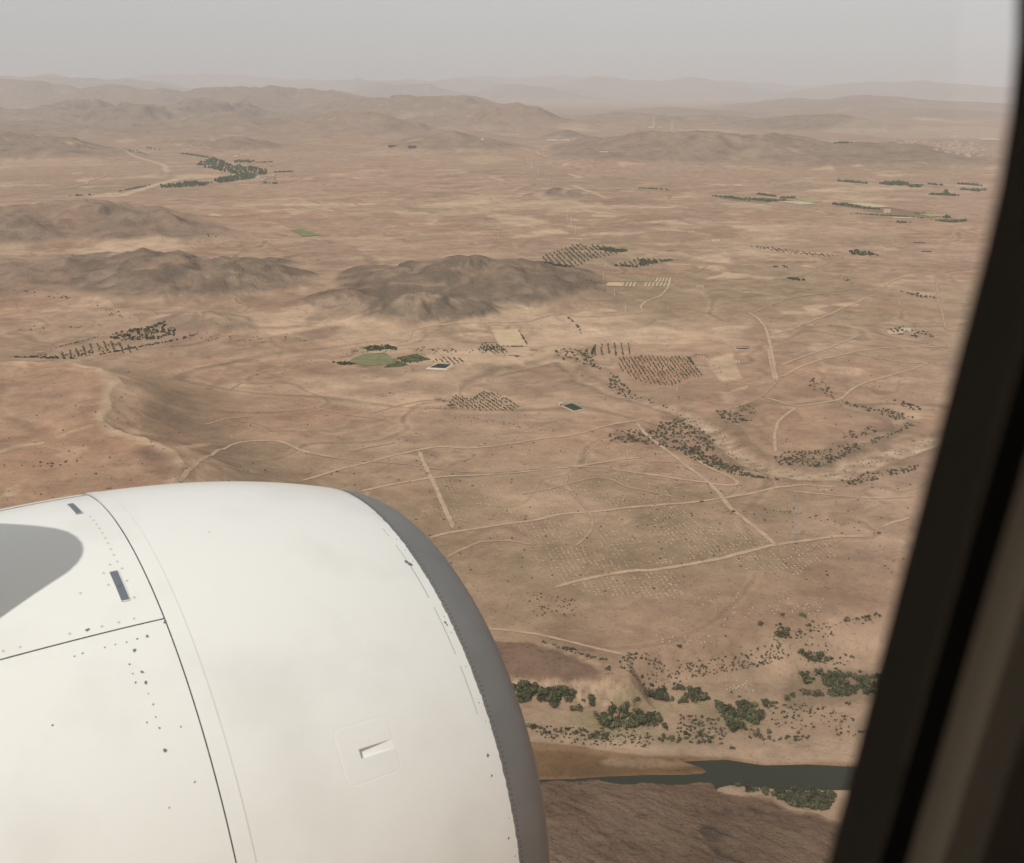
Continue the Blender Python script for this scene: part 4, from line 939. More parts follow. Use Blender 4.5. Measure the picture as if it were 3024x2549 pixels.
# single shrubs on the dry slopes, and the scrub of the dry river
SH = []; SLAB = []
def shrubs(pts_px, r, label, h=.9, n=None, seed=0, dens=None, line=None):
    SLAB.append(label); g_ = np.random.default_rng(900 + seed)
    if n is None: P = ground(pts_px)
    elif line is None: P = scatter(pts_px, n, seed, dens)
    else: P = along(pts_px, n, line, seed)
    for x, y, z in P:
        q = r * (g_.uniform(.5, 1.4) if n else 1); SH.append((x, y, z - .05, q, q * h * g_.uniform(.8, 1.2), len(SLAB) - 1))
one = [((2373, 1821), 4.6, 'largest dark oval bush, alone at the foot of the bare slope'), ((2311, 1817), 2.7, 'round dark bush left of the largest oval bush'), ((2246, 1844), 3.4, 'wide dark bush at the left end of the slope foot clump'), ((2005, 1909), 2.6, 'dark bush with a pale stone heap on the bare slope'), ((1798, 1976), 3.0, 'bright green round bush above the dark bank'), ((1898, 1999), 2.0, 'small bush alone above the pale cliff end'), ((1920, 2023), 2.6, 'round bush just above the belt right of the cliff'), ((1858, 1931), 1.6, 'pale green bush at the end of the narrow track'), ((2162, 2211), 2.4, 'dark bush alone on the beach close to the river'), ((2183, 2058), 1.8, 'round bush alone above the rounded thicket'), ((2159, 2045), 1.5, 'small bush up slope of the rounded thicket'), ((2316, 2102), 1.8, 'forked bush on the open sand'), ((2393, 2096), 1.6, 'small bush on open sand nearest the window edge'), ((2505, 2080), 2.6, 'long low bush on open sand by the window edge'), ((2540, 1985), 2.0, 'bush at the right end of the wide thicket'), ((2360, 2165), 2.2, 'bush standing alone above the beach crest'), ((1870, 2070), 2.0, 'dark bush in front of the pale cliff'), ((1805, 2075), 1.6, 'small dark bush under the middle of the pale cliff'),
       ((2320, 1862), 4.2, 'greyish feathery tree in the slope foot clump'), ((2362, 1868), 2.2, 'bush right of the greyish feathery tree'), ((2334, 1884), 1.8, 'small bush below the greyish feathery tree'), ((2143, 1880), 1.3, 'tiny dark shrub alone left of the slope foot clump'),
       ((1262, 1399), 2.0, 'dark shrub at the crossing of two tracks'), ((1335, 1400), 1.8, 'dark shrub on the track right of the crossing'), ((995, 1394), 2.2, 'dark shrub beside the straight track above the engine'), ((978, 1401), 1.4, 'small shrub left of the one beside the straight track'), ((2072, 1482), 2.2, 'shrub on the rim of the middle track'), ((2165, 1512), 2.4, 'dark shrub where the gully crosses the straight track'), ((2410, 1525), 1.8, 'shrub alone beside the small gully'), ((2445, 1536), 1.8, 'shrub further right beside the small gully'), ((2333, 1511), 1.5, 'small shrub left of the power tower'), ((2596, 1576), 2.6, 'dark shrub at the bend of the small gully'), ((2074, 1656), 1.4, 'dark shrub beside the lowest straight track'), ((2109, 1641), 1.3, 'small shrub above the lowest straight track'), ((1552, 1535), 1.6, 'shrub beside the middle track, nearest the engine')]
for q, r, l in one: shrubs([q], r, l, .85)
NONE_ = len(SH)
shrubs(S7((20, 640), (250, 590), (600, 520), (900, 430), (1000, 560), (700, 660), (100, 760)), 1.0, 'small shrub scattered on the sandy slope above the thickets', n=170, seed=2)
shrubs(S6((1300, 560), (1700, 600), (2000, 560), (2080, 640), (1900, 760), (1400, 760), (1250, 640)), 1.05, 'small shrub on the sandy slope right of the dark bank', n=130, seed=3)
shrubs(S7((830, 1000), (1250, 980), (1560, 1120), (1560, 1220), (1000, 1220), (830, 1180)), 0.95, 'small shrub on the open sand beside the window edge', n=110, seed=4)
shrubs(S7((0, 1080), (350, 1100), (450, 1240), (400, 1340), (0, 1330)), 1.1, 'small shrub on the flood plain above the mud', n=150, seed=5)
shrubs(S6((450, 1180), (1300, 1200), (1700, 1280), (1500, 1370), (700, 1330)), 1.0, 'small shrub on the flood plain near the beach', n=190, seed=6)
shrubs(S7((1000, 460), (1300, 450), (1560, 560), (1560, 660), (1250, 640), (960, 600)), 1.05, 'small shrub around the low clump', n=45, seed=7)
shrubs(S7((850, 330), (1350, 300), (1400, 380), (1250, 400), (850, 440)), 1.0, 'small shrub around the slope foot clump', n=50, seed=8)
shrubs(S3((0, 560), (250, 560), (350, 500), (480, 500), (650, 620), (640, 700), (400, 680), (200, 650), (0, 640)), 1.7, 'dark shrub of the scrub left of the dry river bend', n=330, seed=9)
shrubs(S3((360, 660), (550, 690), (780, 790), (900, 850), (1100, 880), (800, 850), (560, 770)), 1.9, 'dark shrub along the left bank of the dry river', n=200, seed=10)
shrubs(S3((660, 450), (760, 440), (880, 510), (800, 530), (700, 500)), 2.0, 'dark shrub on the right bank upstream of the bend', n=45, seed=11)
shrubs(S3((740, 430), (850, 400), (930, 470), (880, 470)), 1.6, 'dark shrub beside the track over the dry river', n=16, seed=12)
shrubs(S3((1200, 240), (1330, 260), (1400, 380), (1320, 360), (1240, 300)), 1.8, 'dark shrub in the small gully of the right hand slope', n=34, seed=13)
shrubs(S3((1000, 720), (1300, 690), (1550, 640), (1800, 560), (1840, 520), (1880, 540), (1600, 660), (1300, 800), (1050, 780)), 1.5, 'dark shrub in the side gully inside the bend', n=300, seed=14)
shrubs(S3((1430, 590), (1530, 560), (1640, 540), (1650, 580), (1480, 630)), 1.5, 'dark shrub on the knoll inside the bend', n=40, seed=15)
shrubs(S3((1430, 380), (1560, 420), (1720, 440), (1880, 490), (1800, 510), (1600, 450), (1450, 410)), 1.6, 'dark shrub along the upper edge of the knoll', n=90, seed=16)
shrubs(S3((1740, 380), (1850, 400), (1940, 440), (1900, 450), (1780, 410)), 1.6, 'dark shrub on the slope right of the dry river', n=36, seed=17)
shrubs(S3((1400, 890), (1500, 860), (1700, 820), (1930, 780), (1900, 810), (1500, 910)), 1.7, 'green shrub on the outer bank of the dry river bend', n=80, seed=18)
shrubs(S3((0, 200), (60, 250), (150, 350), (300, 400), (450, 460), (300, 420), (100, 370), (0, 320)), 1.7, 'dark shrub along the dry river beside the red earth orchard', n=95, seed=19)
shrubs(R5((1330, 910), (1560, 890), (1570, 960), (1640, 1040), (1500, 990), (1350, 950)), 2.0, 'dark shrub in the wash left of the red earth orchard', n=85, seed=20)
shrubs(R5((1390, 690), (1440, 720), (1500, 800), (1510, 830), (1480, 760)), 1.8, 'dark shrub in the gully below the track junction', n=26, seed=21)
shrubs(R6((1280, 770), (1400, 765), (1560, 800), (1640, 830), (1450, 835), (1320, 800)), 2.0, 'dark shrub around the white farmhouse on the right', n=60, seed=22)
shrubs(R6((1380, 545), (1500, 560), (1640, 590), (1500, 590)), 2.0, 'dark shrub along the far gully on the right', n=50, seed=23)
shrubs(S4((900, 900), (1300, 950), (1350, 1100), (1000, 1120)), .8, 'tiny shrub on the bare slope beside the engine', n=70, seed=24)
shrubs(S6((500, 410), (700, 460), (1000, 530), (1200, 600), (1100, 600), (800, 520)), 1.1, 'dark shrub along the crest of the dark bank', n=50, seed=25)
order = sorted(range(NONE_, len(SH)), key=lambda i: -SH[i][3] / math.hypot(SH[i][0], SH[i][1]))
sk = Kind([proto_bush('desert_shrub', m_leaf_d, 1.0, .9, 44, .22, 120 + k) for k in range(6)])
for k, i in enumerate(list(range(NONE_)) + order[:250]):
    x, y, z, r, h, o_ = SH[i]
    kw = dict(label=SLAB[o_], cat='bush' if i < NONE_ else 'shrub')
    if i >= NONE_: kw['group'] = 'shrubs: ' + SLAB[o_].split('shrub ', 1)[-1]
    sk.put(k, (x, y, z), (r, h / .9), random.random() * 6.28, **kw)
sk.sweep()
rest = [SH[i][:5] for i in order[250:]]
# loose scrub everywhere else, and along the far gullies
g_ = np.random.default_rng(31)
pp = np.column_stack([g_.uniform(0, 2900, 900), 262 + 1240 * g_.random(900) ** 0.8 + 250])
for x, y, z in ground(pp): rest.append((x, y, z, g_.uniform(.6, 1.5), g_.uniform(.5, 1.2)))
for line, n, sp, r in [(R5((890, 90), (940, 130), (960, 180), (1010, 160), (950, 220), (930, 280), (1040, 320)), 60, 12, 1.8), (R5((1480, 430), (1560, 480), (1600, 530), (1700, 560)), 60, 10, 1.6), (R4((140, 535), (420, 580), (570, 600), (660, 640), (690, 690), (790, 710)), 26, 8, 2.2), (R4((1140, 825), (1280, 828), (1550, 848), (1750, 830), (1960, 850)), 40, 10, 1.6), (R5((480, 905), (640, 910), (800, 920)), 36, 8, 1.8), (R6((1020, 450), (1050, 480), (1100, 500)), 16, 6, 2), (S2((920, 480), (1200, 520), (1400, 560), (1600, 570)), 40, 9, .9), (S5((560, 275), (760, 300), (1150, 300), (1350, 350), (1750, 450)), 40, 6, .9), (S1((150, 780), (350, 780), (500, 760)), 12, 6, 1.4), (R4((150, 780), (360, 780), (480, 765), (640, 755)), 12, 8, 1.8), (R4((1270, 170), (1290, 200), (1320, 215)), 14, 8, 2.4), (S3((690, 90), (620, 130), (680, 200), (700, 250)), 14, 4, 1.2)]:
    for x, y, z in along(line, n, sp, int(r * 100) + n): rest.append((x, y, z, r * g_.uniform(.5, 1.3), r * g_.uniform(.5, 1.0)))
heap('scattered_scrub', m_leaf_d, rest + [(x, y, z, a_, a_ * .8) for (x, y, z), a_ in zip(along(S3((300, 420), (450, 470), (620, 560), (750, 690), (870, 790), (1000, 840), (1200, 880), (1350, 870), (1500, 810), (1700, 720), (2000, 640)), 170, 11, 77), g_.uniform(.4, 1.2, 170))], 9, .5, seed=13)

# tree belts and groves too far off to pick out single trees
def grove(name, specs, mat, seed, leaf=.5, n=10):
    it = []; q_ = np.random.default_rng(seed)
    for k, (poly, cnt, r, h) in enumerate(specs):
        for x, y, z in (scatter(poly, cnt, seed + k) if len(poly) > 2 and poly[0] != 'l' else along(poly, cnt, r * 1.2, seed + k)):
            f_ = q_.uniform(.6, 1.35); it.append((x, y, z - .2, r * f_, h * f_))
    return heap(name, mat, it, n, leaf, seed=seed)
m_oasis = mat_new('oasis_foliage', (.095, .125, .062), 0.9, spec=0.1, noise=(0.05, 0.35))
grove('oasis_trees', [(R1((1210, 650), (1240, 625), (1330, 600), (1380, 625), (1440, 650), (1560, 655), (1640, 680), (1660, 695), (1620, 712), (1500, 712), (1380, 685), (1290, 665)), 430, 6, 9),
    (R1((1320, 735), (1420, 720), (1520, 705), (1610, 710), (1560, 730), (1450, 745), (1340, 757)), 230, 6, 8), (R1((985, 772), (1100, 758), (1180, 748), (1310, 757), (1290, 768), (1150, 782), (1000, 786)), 180, 5, 7),
    (R1((1440, 618), (1520, 614), (1575, 622), (1560, 632), (1450, 628)), 80, 5, 7), (R1((1590, 630), (1680, 625)), 30, 4, 5), (R1((1670, 690), (1740, 688), (1830, 687)), 60, 4, 5), (R1((1090, 570), (1150, 575), (1220, 585), (1330, 605)), 90, 6, 6), (R1((1630, 755), (1710, 760)), 26, 4, 5), (R1((750, 540), (850, 555), (930, 580), (880, 580), (790, 560)), 60, 4, 4), (R1((720, 812), (830, 790), (950, 765)), 60, 4, 4), (R1((430, 833), (480, 835), (560, 830)), 14, 5, 4), (R1((870, 538), (910, 535), (1000, 553), (1030, 556)), 10, 6, 8)], m_oasis, 201)
grove('farm_belt_trees', [(R3((980, 744), (1080, 748), (1200, 762)), 70, 6, 6), (R3((1250, 762), (1340, 752), (1420, 758), (1420, 772), (1330, 772)), 120, 6, 8), (R3((1430, 775), (1520, 770), (1500, 782), (1450, 785)), 50, 5, 6), (R3((1550, 762), (1630, 770)), 24, 5, 5), (R3((1700, 760), (1790, 765), (1910, 775)), 60, 5, 6), (R3((1720, 795), (1790, 800), (1860, 810), (1910, 800)), 60, 5, 6), (R3((1560, 828), (1640, 830), (1740, 835)), 60, 5, 6), (R3((1655, 805), (1675, 830)), 20, 4, 10),
    (R3((210, 835), (330, 845), (460, 868)), 110, 4, 5), (R3((470, 823), (540, 828), (620, 842)), 60, 4, 5), (R3((400, 852), (500, 855), (600, 862), (700, 862), (560, 872)), 110, 4, 5), (R3((640, 850), (720, 850)), 30, 4, 5),
    (R3((950, 888), (1040, 885), (1120, 905), (1250, 920), (1160, 915), (1040, 900)), 110, 4, 5), (R3((1060, 945), (1200, 950), (1400, 962), (1550, 975)), 120, 3, 3), (R3((1480, 945), (1580, 945)), 30, 3, 3), (R3((1560, 985), (1680, 995), (1800, 990), (1700, 1000)), 100, 4, 5), (R3((1370, 1000), (1420, 1000)), 16, 4, 4), (R3((1660, 968), (1668, 975)), 5, 5, 7), (R3((985, 510), (1060, 508)), 30, 8, 8), (R2((1845, 787), (1900, 790), (2060, 800)), 60, 4, 4)], m_oasis, 231)
grove('hedgerow_trees', [(R5((1600, 285), (1640, 280), (1800, 298), (1740, 305), (1640, 300)), 80, 3, 4), (R5((1270, 375), (1350, 385), (1440, 395)), 40, 2.5, 3), (R5((1690, 388), (1760, 385), (1850, 398)), 36, 2.5, 3), (R5((1860, 350), (1950, 360), (2080, 352), (1950, 375), (1860, 390)), 80, 2.6, 3.4), (R6((1060, 300), (1100, 290), (1200, 310), (1250, 325), (1150, 328), (1070, 318)), 90, 2.6, 3.5), (R6((680, 465), (760, 468), (800, 480), (720, 480)), 36, 2.4, 3), (R6((600, 395), (680, 397)), 16, 2.5, 3),
    (S1((660, 10), (800, -50), (980, -95), (1000, -100), (1080, -60), (1100, -20), (900, 10), (760, 15)), 170, 2.2, 2.6), (S1((560, 110), (700, 80), (900, 40), (1130, -5), (1250, -30)), 95, 1.5, 1.8), (S1((280, 75), (450, 30), (660, -20)), 50, 1.1, 1.2), (S1((660, -20), (820, -60), (1010, -98)), 50, 1.5, 1.8), (S1((80, 118), (200, 112), (340, 118), (500, 128)), 60, 1.7, 2.0), (S1((330, 95), (440, 80), (600, 60), (700, 30), (820, 60), (700, 70), (450, 128)), 70, 1.3, 1.6),
    (R5((355, 962), (480, 937), (560, 968), (420, 1005), (290, 1015)), 130, 1.5, 1.4), (R5((150, 890), (300, 880), (370, 900), (350, 912), (180, 912)), 110, 2.0, 2.4), (R5((0, 985), (60, 990), (130, 995), (60, 1000)), 20, 2, 2), (S2((160, 145), (220, 150), (310, 155), (240, 165)), 26, 2, 2.2), (R5((1110, 785), (1140, 830), (1170, 885)), 26, 1.5, 1.6), (R5((1000, 885), (1080, 888), (1168, 886)), 24, 1.3, 1.4), (R5((1562, 945), (1568, 905), (1590, 880)), 30, 1.7, 2.2), (S3((470, 100), (500, 130), (540, 190), (570, 225)), 26, 1.2, 1.4), (R5((860, 905), (900, 880), (1000, 890), (1060, 915)), 30, 1.6, 1.8)], m_leaf, 261)

# rows of pale planting pits on the hill
m_pit = mat_new('turned_soil', (.53, .395, .275), 1.0, spec=0, noise=(0.3, 0.1))
def pits(polys, row_px, sa, sb, seed):
    P0, P1 = ground(row_px)[:, :2]; a = math.atan2(P1[1] - P0[1], P1[0] - P0[0]); ca, sn_ = math.cos(a), math.sin(a)
    g_ = np.random.default_rng(seed); out = []
    for poly, pr in polys:
        W = ground(poly)[:, :2]; c0 = W.mean(0); ext = np.abs(W - c0).max() * 1.5
        u, v = np.meshgrid(np.arange(-ext, ext, sa), np.arange(-ext, ext, sb))
        u = u + g_.normal(0, .16 * sa, u.shape); v = v + g_.normal(0, .07 * sb, v.shape) + 2.0 * np.sin(u / 60)
        X, Y = (c0[0] + u * ca - v * sn_).ravel(), (c0[1] + u * sn_ + v * ca).ravel()
        m = in_poly(X, Y, list(map(tuple, W))); X, Y = X[m], Y[m]
        m = fbm(X, Y, 70, 3, 0.6, seed) + pr > g_.uniform(0, .75, len(X)); out.append(np.column_stack([X[m], Y[m]]))
    return np.concatenate(out)
PT = pits([(S4((560, 60), (900, 170), (880, 380), (780, 370), (620, 260)), .55), (S4((880, 170), (1230, 90), (1380, 280), (950, 350)), .4), (S4((1260, 90), (1500, 40), (1700, 110), (2090, 200), (1450, 270)), .3), (S4((820, 400), (960, 380), (1400, 310), (1390, 470), (1050, 560), (930, 480)), .5), (S4((1450, 310), (2090, 250), (2090, 690), (1700, 730), (1500, 560)), .38),
    (S4((980, 560), (1150, 540), (1450, 600), (1700, 730), (1200, 850), (1030, 760)), .5), (S4((1250, 860), (1600, 790), (2090, 740), (2090, 960), (1700, 950), (1400, 930)), .5), (S4((80, 120), (260, 180), (300, 400), (120, 300)), .25), (S4((280, 30), (560, 60), (640, 300), (450, 400), (330, 300)), .2),
    (S5((150, 420), (500, 330), (780, 360), (1000, 540), (500, 650), (100, 700)), .5), (S5((0, 245), (330, 235), (320, 330), (0, 420)), .4), (S5((1050, 560), (1500, 500), (1520, 640), (1300, 690), (1150, 830), (1050, 740)), .35), (S5((680, 640), (1000, 580), (1120, 740), (900, 790), (760, 720)), .45), (S5((0, 770), (240, 740), (330, 940), (100, 960), (0, 930)), .5), (S5((1050, 500), (1080, 430), (1350, 430), (1500, 470)), .3), (S5((560, 40), (730, 100), (880, 100), (700, 160)), .35),
    (S2((830, 700), (960, 680), (1000, 760), (880, 790)), .25), (S2((1060, 700), (1400, 660), (1420, 760), (1150, 810)), .3), (S2((1460, 700), (1800, 640), (2000, 680), (2090, 730), (1600, 780)), .35), (S3((0, 700), (260, 640), (480, 800), (560, 870), (0, 790)), .35), (S3((0, 830), (420, 880), (600, 900), (560, 960), (0, 1020)), .3), (S5((1650, 180), (1850, 200), (1800, 260), (1680, 230)), .2)],
    S4((690, 130), (790, 340)), 3.1, 4.3, 77)
hz = heights(PT[:, 0], PT[:, 1]); g_ = np.random.default_rng(5); Vs, Fs = [], []
lx = PT / np.linalg.norm(PT, axis=1)[:, None]; sx = np.column_stack([lx[:, 1], -lx[:, 0]])
wq_ = g_.uniform(.5, 1.3, len(PT)); 
pts5 = []
for du, dv, dz in ((-1, .15, .0), (-.4, -.45, .05), (.45, -.4, .05), (1, .2, .0), (.4, .5, .05), (-.45, .5, .05), (0, .05, .42)):
    pts5.append(np.column_stack([PT + sx * (du * wq_)[:, None] + lx * (dv * wq_)[:, None], hz + .06 + dz * wq_ + 0.00012 * np.hypot(PT[:, 0], PT[:, 1])]))
Vv = np.stack(pts5, 1).reshape(-1, 3); base = np.arange(len(PT)) * 7
Q = np.concatenate([np.stack([base + k, base + (k + 1) % 6, base + 6], 1) for k in range(6)])
tag(mesh_np('soil_heaps', Vv, Q, m_pit), kind='stuff')

# ------------------------------------------------------------------ houses, basins, poles, towers
m_adobe = mat_new('adobe', (.42, .29, .205), .95, spec=.1, noise=(.4, .12))
m_pale_wall = mat_new('pale_plaster', (.52, .42, .32), .9, spec=.1, noise=(.4, .08))
m_white_wall = mat_new('white_plaster', (.60, .54, .46), .9, spec=.1, noise=(.4, .06))
m_roof = mat_new('mud_roof', (.38, .29, .21), .95, spec=.1, noise=(.4, .1))
m_dark = mat_new('dark_opening', (.03, .025, .02), .9, spec=.1)
m_dkroof = mat_new('dark_metal_roof', (.07, .06, .055), .7, spec=.3, noise=(.4, .15))
def look_rz(pt, turn=0.0): return math.radians(turn) - math.atan2(pt[0], pt[1])
def house(pix, w_, d_, h_, wall, label, name='farmhouse', roof=None, turn=10, openings=2, cat='house', group=None):
    pt = ground([pix])[0]
    root = tag(empty(name, pt, look_rz(pt, turn)), label, cat, group)
    m = MB(); m.box(-w_ / 2, w_ / 2, -d_ / 2, d_ / 2, -1.0, h_); m.build('wall', wall, root)
    r_ = MB(); r_.box(-w_ / 2 + .25, w_ / 2 - .25, -d_ / 2 + .25, d_ / 2 - .25, h_ + .004, h_ + .06)
    for a in ((-w_ / 2, w_ / 2, -d_ / 2, -d_ / 2 + .24), (-w_ / 2, w_ / 2, d_ / 2 - .24, d_ / 2), (-w_ / 2, -w_ / 2 + .24, -d_ / 2 + .242, d_ / 2 - .242), (w_ / 2 - .24, w_ / 2, -d_ / 2 + .242, d_ / 2 - .242)):
        r_.box(*a, h_ + .002, h_ + .4)
    r_.build('roof', roof or m_roof, root)
    mdoor = MB(); mdoor.box(-.6, .6, -d_ / 2 - .06, -d_ / 2 - .004, -.2, 2.1); mdoor.build('door', m_dark, root)
    for k in range(openings):
        x_ = (-1) ** k * w_ * (.28 if k < 2 else .42)
        mw = MB(); mw.box(x_ - .5, x_ + .5, -d_ / 2 - .05, -d_ / 2 - .003, 1.0, 2.0); mw.build('window', m_dark, root)
    return root
house(R5((45, 930))[0], 16, 8, 4.0, m_pale_wall, 'long pale farmhouse at the left of the green fields')
house(R5((95, 918))[0], 9, 9, 5.5, m_adobe, 'taller mud house beside the long pale farmhouse')
house(R5((148, 922))[0], 12, 7, 4.0, m_pale_wall, 'square pale house at the right of the farm group')
house(R5((292, 918))[0], 14, 4, 2.6, m_pale_wall, 'low shed with a pale roof between the green plots', roof=m_pale_wall, openings=0, cat='shed', name='shed')
house(R5((886, 925))[0], 7, 5, 3, m_pale_wall, 'tiny pale hut below the small grove', openings=1, name='hut', cat='hut')
house(R5((1205, 912))[0], 12, 7, 4, m_adobe, 'red mud house in the wash right of the straw field')
house(R5((1022, 942))[0], 5, 4, 3, m_pale_wall, 'tiny pump hut at the left end of the long basin', openings=0, name='pump_hut', cat='hut')
house(S2((825, 380))[0], 10, 6, 3.4, m_adobe, 'mud house at the upper corner of the olive grove')
house(S2((857, 388))[0], 6, 5, 3, m_adobe, 'small mud hut touching the upper corner of the olive grove', name='hut', cat='hut')
house(S2((905, 430))[0], 10, 7, 4, m_adobe, 'mud house with a dark roof at the lower left of the olive grove', roof=m_dkroof, turn=25)
house(S2((868, 430))[0], 12, 8, 2.2, m_adobe, 'roofless mud yard left of the dark roofed house', openings=0, name='walled_yard', cat='yard')
house(S2((1580, 410))[0], 4.5, 4, 5, m_white_wall, 'white pump house at the corner of the blue pond', name='pump_hut', cat='hut', openings=1)
house(S2((617, 207))[0], 7, 6, 3, m_pale_wall, 'small pale hut alone below the green fields', openings=1, name='hut', cat='hut')
house(R4((248, 940))[0], 13, 9, 5.5, m_adobe, 'pinkish block house at the lower end of the left orchard')
house(R4((318, 950))[0], 9, 7, 3, m_white_wall, 'low whitish shed right of the pinkish block house', openings=0, name='shed', cat='shed')
house(R4((1680, 229))[0], 40, 7, 2.6, m_pale_wall, 'long white shed on the far plain left of the green plot', roof=m_pale_wall, openings=2, name='long_shed', cat='shed', turn=0)
house(R6((1415, 785))[0], 16, 9, 4.2, m_white_wall, 'white farmhouse among shrubs on the right', turn=0)
house(R6((85, 180))[0], 18, 9, 4, m_pale_wall, 'pale house alone on the streaked plain')
house(R6((238, 232))[0], 22, 7, 3.6, m_white_wall, 'white house with a dark yard on the streaked plain', openings=1)
house(R6((140, 518))[0], 15, 8, 3.4, m_pale_wall, 'pale shed right of the winding track', name='shed', cat='shed')
house(R6((640, 398))[0], 10, 7, 3.2, m_pale_wall, 'pale hut in the tiny grove on the plain', name='hut', cat='hut')
house(R6((1540, 301))[0], 24, 6, 3, m_dkroof, 'dark shed on the pale terrace near the window edge', openings=0, name='shed', cat='shed')
house(R6((1495, 247))[0], 30, 6, 2.5, m_dkroof, 'dark low shed above the one on the pale terrace', openings=0, name='shed', cat='shed')
house(R3((1295, 938))[0], 22, 16, 12, m_pale_wall, 'tall pale block building among the right hand fields', openings=4, name='block_building', cat='building')
house(S3((790, 146))[0], 6, 5, 3, m_white_wall, 'white hut below the dark teal pond', openings=0, name='hut', cat='hut')
house(R5((612, 242))[0], 12, 8, 4, m_pale_wall, 'lone pale hut on the plain above the dark hill', name='hut', cat='hut', openings=1)
house(R5((1100, 278))[0], 11, 8, 4, m_pale_wall, 'lone pale hut right of the dark hill top', name='hut', cat='hut', openings=1)
house(R5((1130, 128))[0], 14, 9, 4, m_pale_wall, 'lone hut on the pale washed ground', name='hut', cat='hut', openings=1)
house(R2((1320, 491))[0], 80, 18, 9, m_white_wall, 'long white building, left one of the far pair', name='long_building', cat='building', turn=0)
house(R2((1408, 491))[0], 55, 18, 9, m_white_wall, 'shorter white building, right one of the far pair', name='long_building', cat='building', turn=0)
house(R2((1365, 493))[0], 60, 14, 7, m_pale_wall, 'low pale wing between the two far white buildings', name='low_building', cat='building', turn=0, openings=0)
house(R2((887, 490))[0], 18, 12, 12, m_white_wall, 'white tower block by the far road behind the rounded hill', name='tower_block', cat='building')
house(R2((1270, 552))[0], 40, 14, 7, m_pale_wall, 'pale house in the dark clump by the far fork', name='far_house')
house(R2((1932, 412))[0], 60, 14, 9, m_white_wall, 'white station building under the tall mast', name='station_building', cat='building', turn=0)
house(R2((1985, 412))[0], 45, 12, 7, m_pale_wall, 'low pale station building right of the tall mast', name='station_building', cat='building', turn=0)
house(R2((335, 532))[0], 60, 22, 14, m_dkroof, 'dark farm building on the far plain, left one', name='far_house', cat='building')
house(R2((455, 538))[0], 50, 20, 16, m_dkroof, 'dark farm building on the far plain, right one', name='far_house', cat='building')
house(R2((1638, 565))[0], 50, 10, 6, m_white_wall, 'low white building at the foot of the far ridge', name='far_house', cat='building')
# the walled compound by the red orchard: four walls round a yard
pt = ground(S3((562, 108)))[0]
comp = tag(empty('walled_compound', pt, look_rz(pt, -3)), 'pinkish walled compound at the top corner of the red earth orchard', 'compound')
for (a, b_) in (((-9.5, 9), (9.5, 9)), ((-9.5, -8), (-9.5, 8.6)), ((9.5, -8), (9.5, 8.6))):
    m = MB(); m.box(min(a[0], b_[0]) - .3, max(a[0], b_[0]) + .3, min(a[1], b_[1]) - .3, max(a[1], b_[1]) + .3, -.5, 2.6); m.build('wall', m_adobe, comp)
m = MB(); m.box(-9, 9, 4.5, 8.6, -.5, 3.1); m.build('room_block', m_adobe, comp)
m = MB(); m.box(-8.9, 8.9, 4.6, 8.5, 3.104, 3.2); m.build('roof', m_roof, comp)
for k in range(4):
    m = MB(); m.box(-7 + k * 4.4, -5.8 + k * 4.4, 4.38, 4.48, 0, 2); m.build('door', m_dark, comp)
# the oasis village and the far town
vh = MB(); vh.box(-.5, .5, -.5, .5, -.3, 1.0); vh.box(-.1, .1, -.53, -.502, 0, .5)
def far_houses(pixels, mats, s0, s1, h0, h1, label, name, group, seed):
    g_ = np.random.default_rng(seed); protos = [vh.build(name, m, None) for m in mats]; used = [False] * len(protos)
    for k, q in enumerate(ground(pixels)):
        j = int(g_.integers(0, len(protos)))
        if used[j]: o = protos[j].copy(); COL.objects.link(o)
        else: o = protos[j]; used[j] = True
        o.location = q; o.rotation_euler = (0, 0, g_.uniform(-.6, .6)); s_ = g_.uniform(s0, s1)
        o.scale = (s_ * g_.uniform(.8, 1.7), s_, g_.uniform(h0, h1)); tag(o, label, 'house', group)
    for j, u in enumerate(used):
        if not u: bpy.data.objects.remove(protos[j])
g_ = np.random.default_rng(8)
far_houses(R1(*[(g_.uniform(1590, 1700), g_.uniform(705, 748)) for _ in range(26)]), [m_adobe, m_pale_wall], 9, 16, 5, 9, 'mud house crowded at the right end of the oasis', 'oasis_house', 'houses at the right end of the oasis', 1)
far_houses(R1((1490, 648), (1515, 650), (1540, 652), (1440, 636), (1410, 638)), [m_pale_wall], 10, 16, 5, 8, 'pale house among the oasis trees', 'grove_house', 'houses inside the oasis', 2)
far_houses(R1((1650, 652), (1670, 655), (1690, 652), (1845, 610)), [m_adobe], 12, 18, 6, 9, 'mud house above the tip of the oasis', 'outlying_house', 'houses above the oasis', 3)
far_houses(R1((1340, 588), (1365, 588), (1385, 586), (1462, 592), (1500, 583), (1530, 578)), [m_pale_wall], 14, 22, 6, 9, 'pale house on the slope behind the oasis', 'slope_house', 'houses behind the oasis', 4)
far_houses(R1((1745, 722), (1800, 720), (1830, 720)), [m_adobe], 10, 14, 5, 7, 'mud house right of the oasis village', 'lane_house', 'houses right of the oasis', 6)
m_town = mat_new('town_plaster', (.50, .40, .31), .9, spec=.1)
tw = [(g_.triangular(1540, 1720, 1960), g_.uniform(500, 600)) for _ in range(330)]
tw = [(a, b) for a, b in tw if b > 500 + max(0, (a - 1800) * .1) and b < 545 + (a - 1540) * .2][:200]
tw += [(g_.uniform(1350, 1540), g_.uniform(492, 512)) for _ in range(30)]
far_houses(R3(*tw), [m_adobe, m_adobe, m_pale_wall, m_town], 8, 18, 4, 8, 'tiny flat roofed house of the far town behind the ridge', 'town_house', 'houses of the far town', 5)

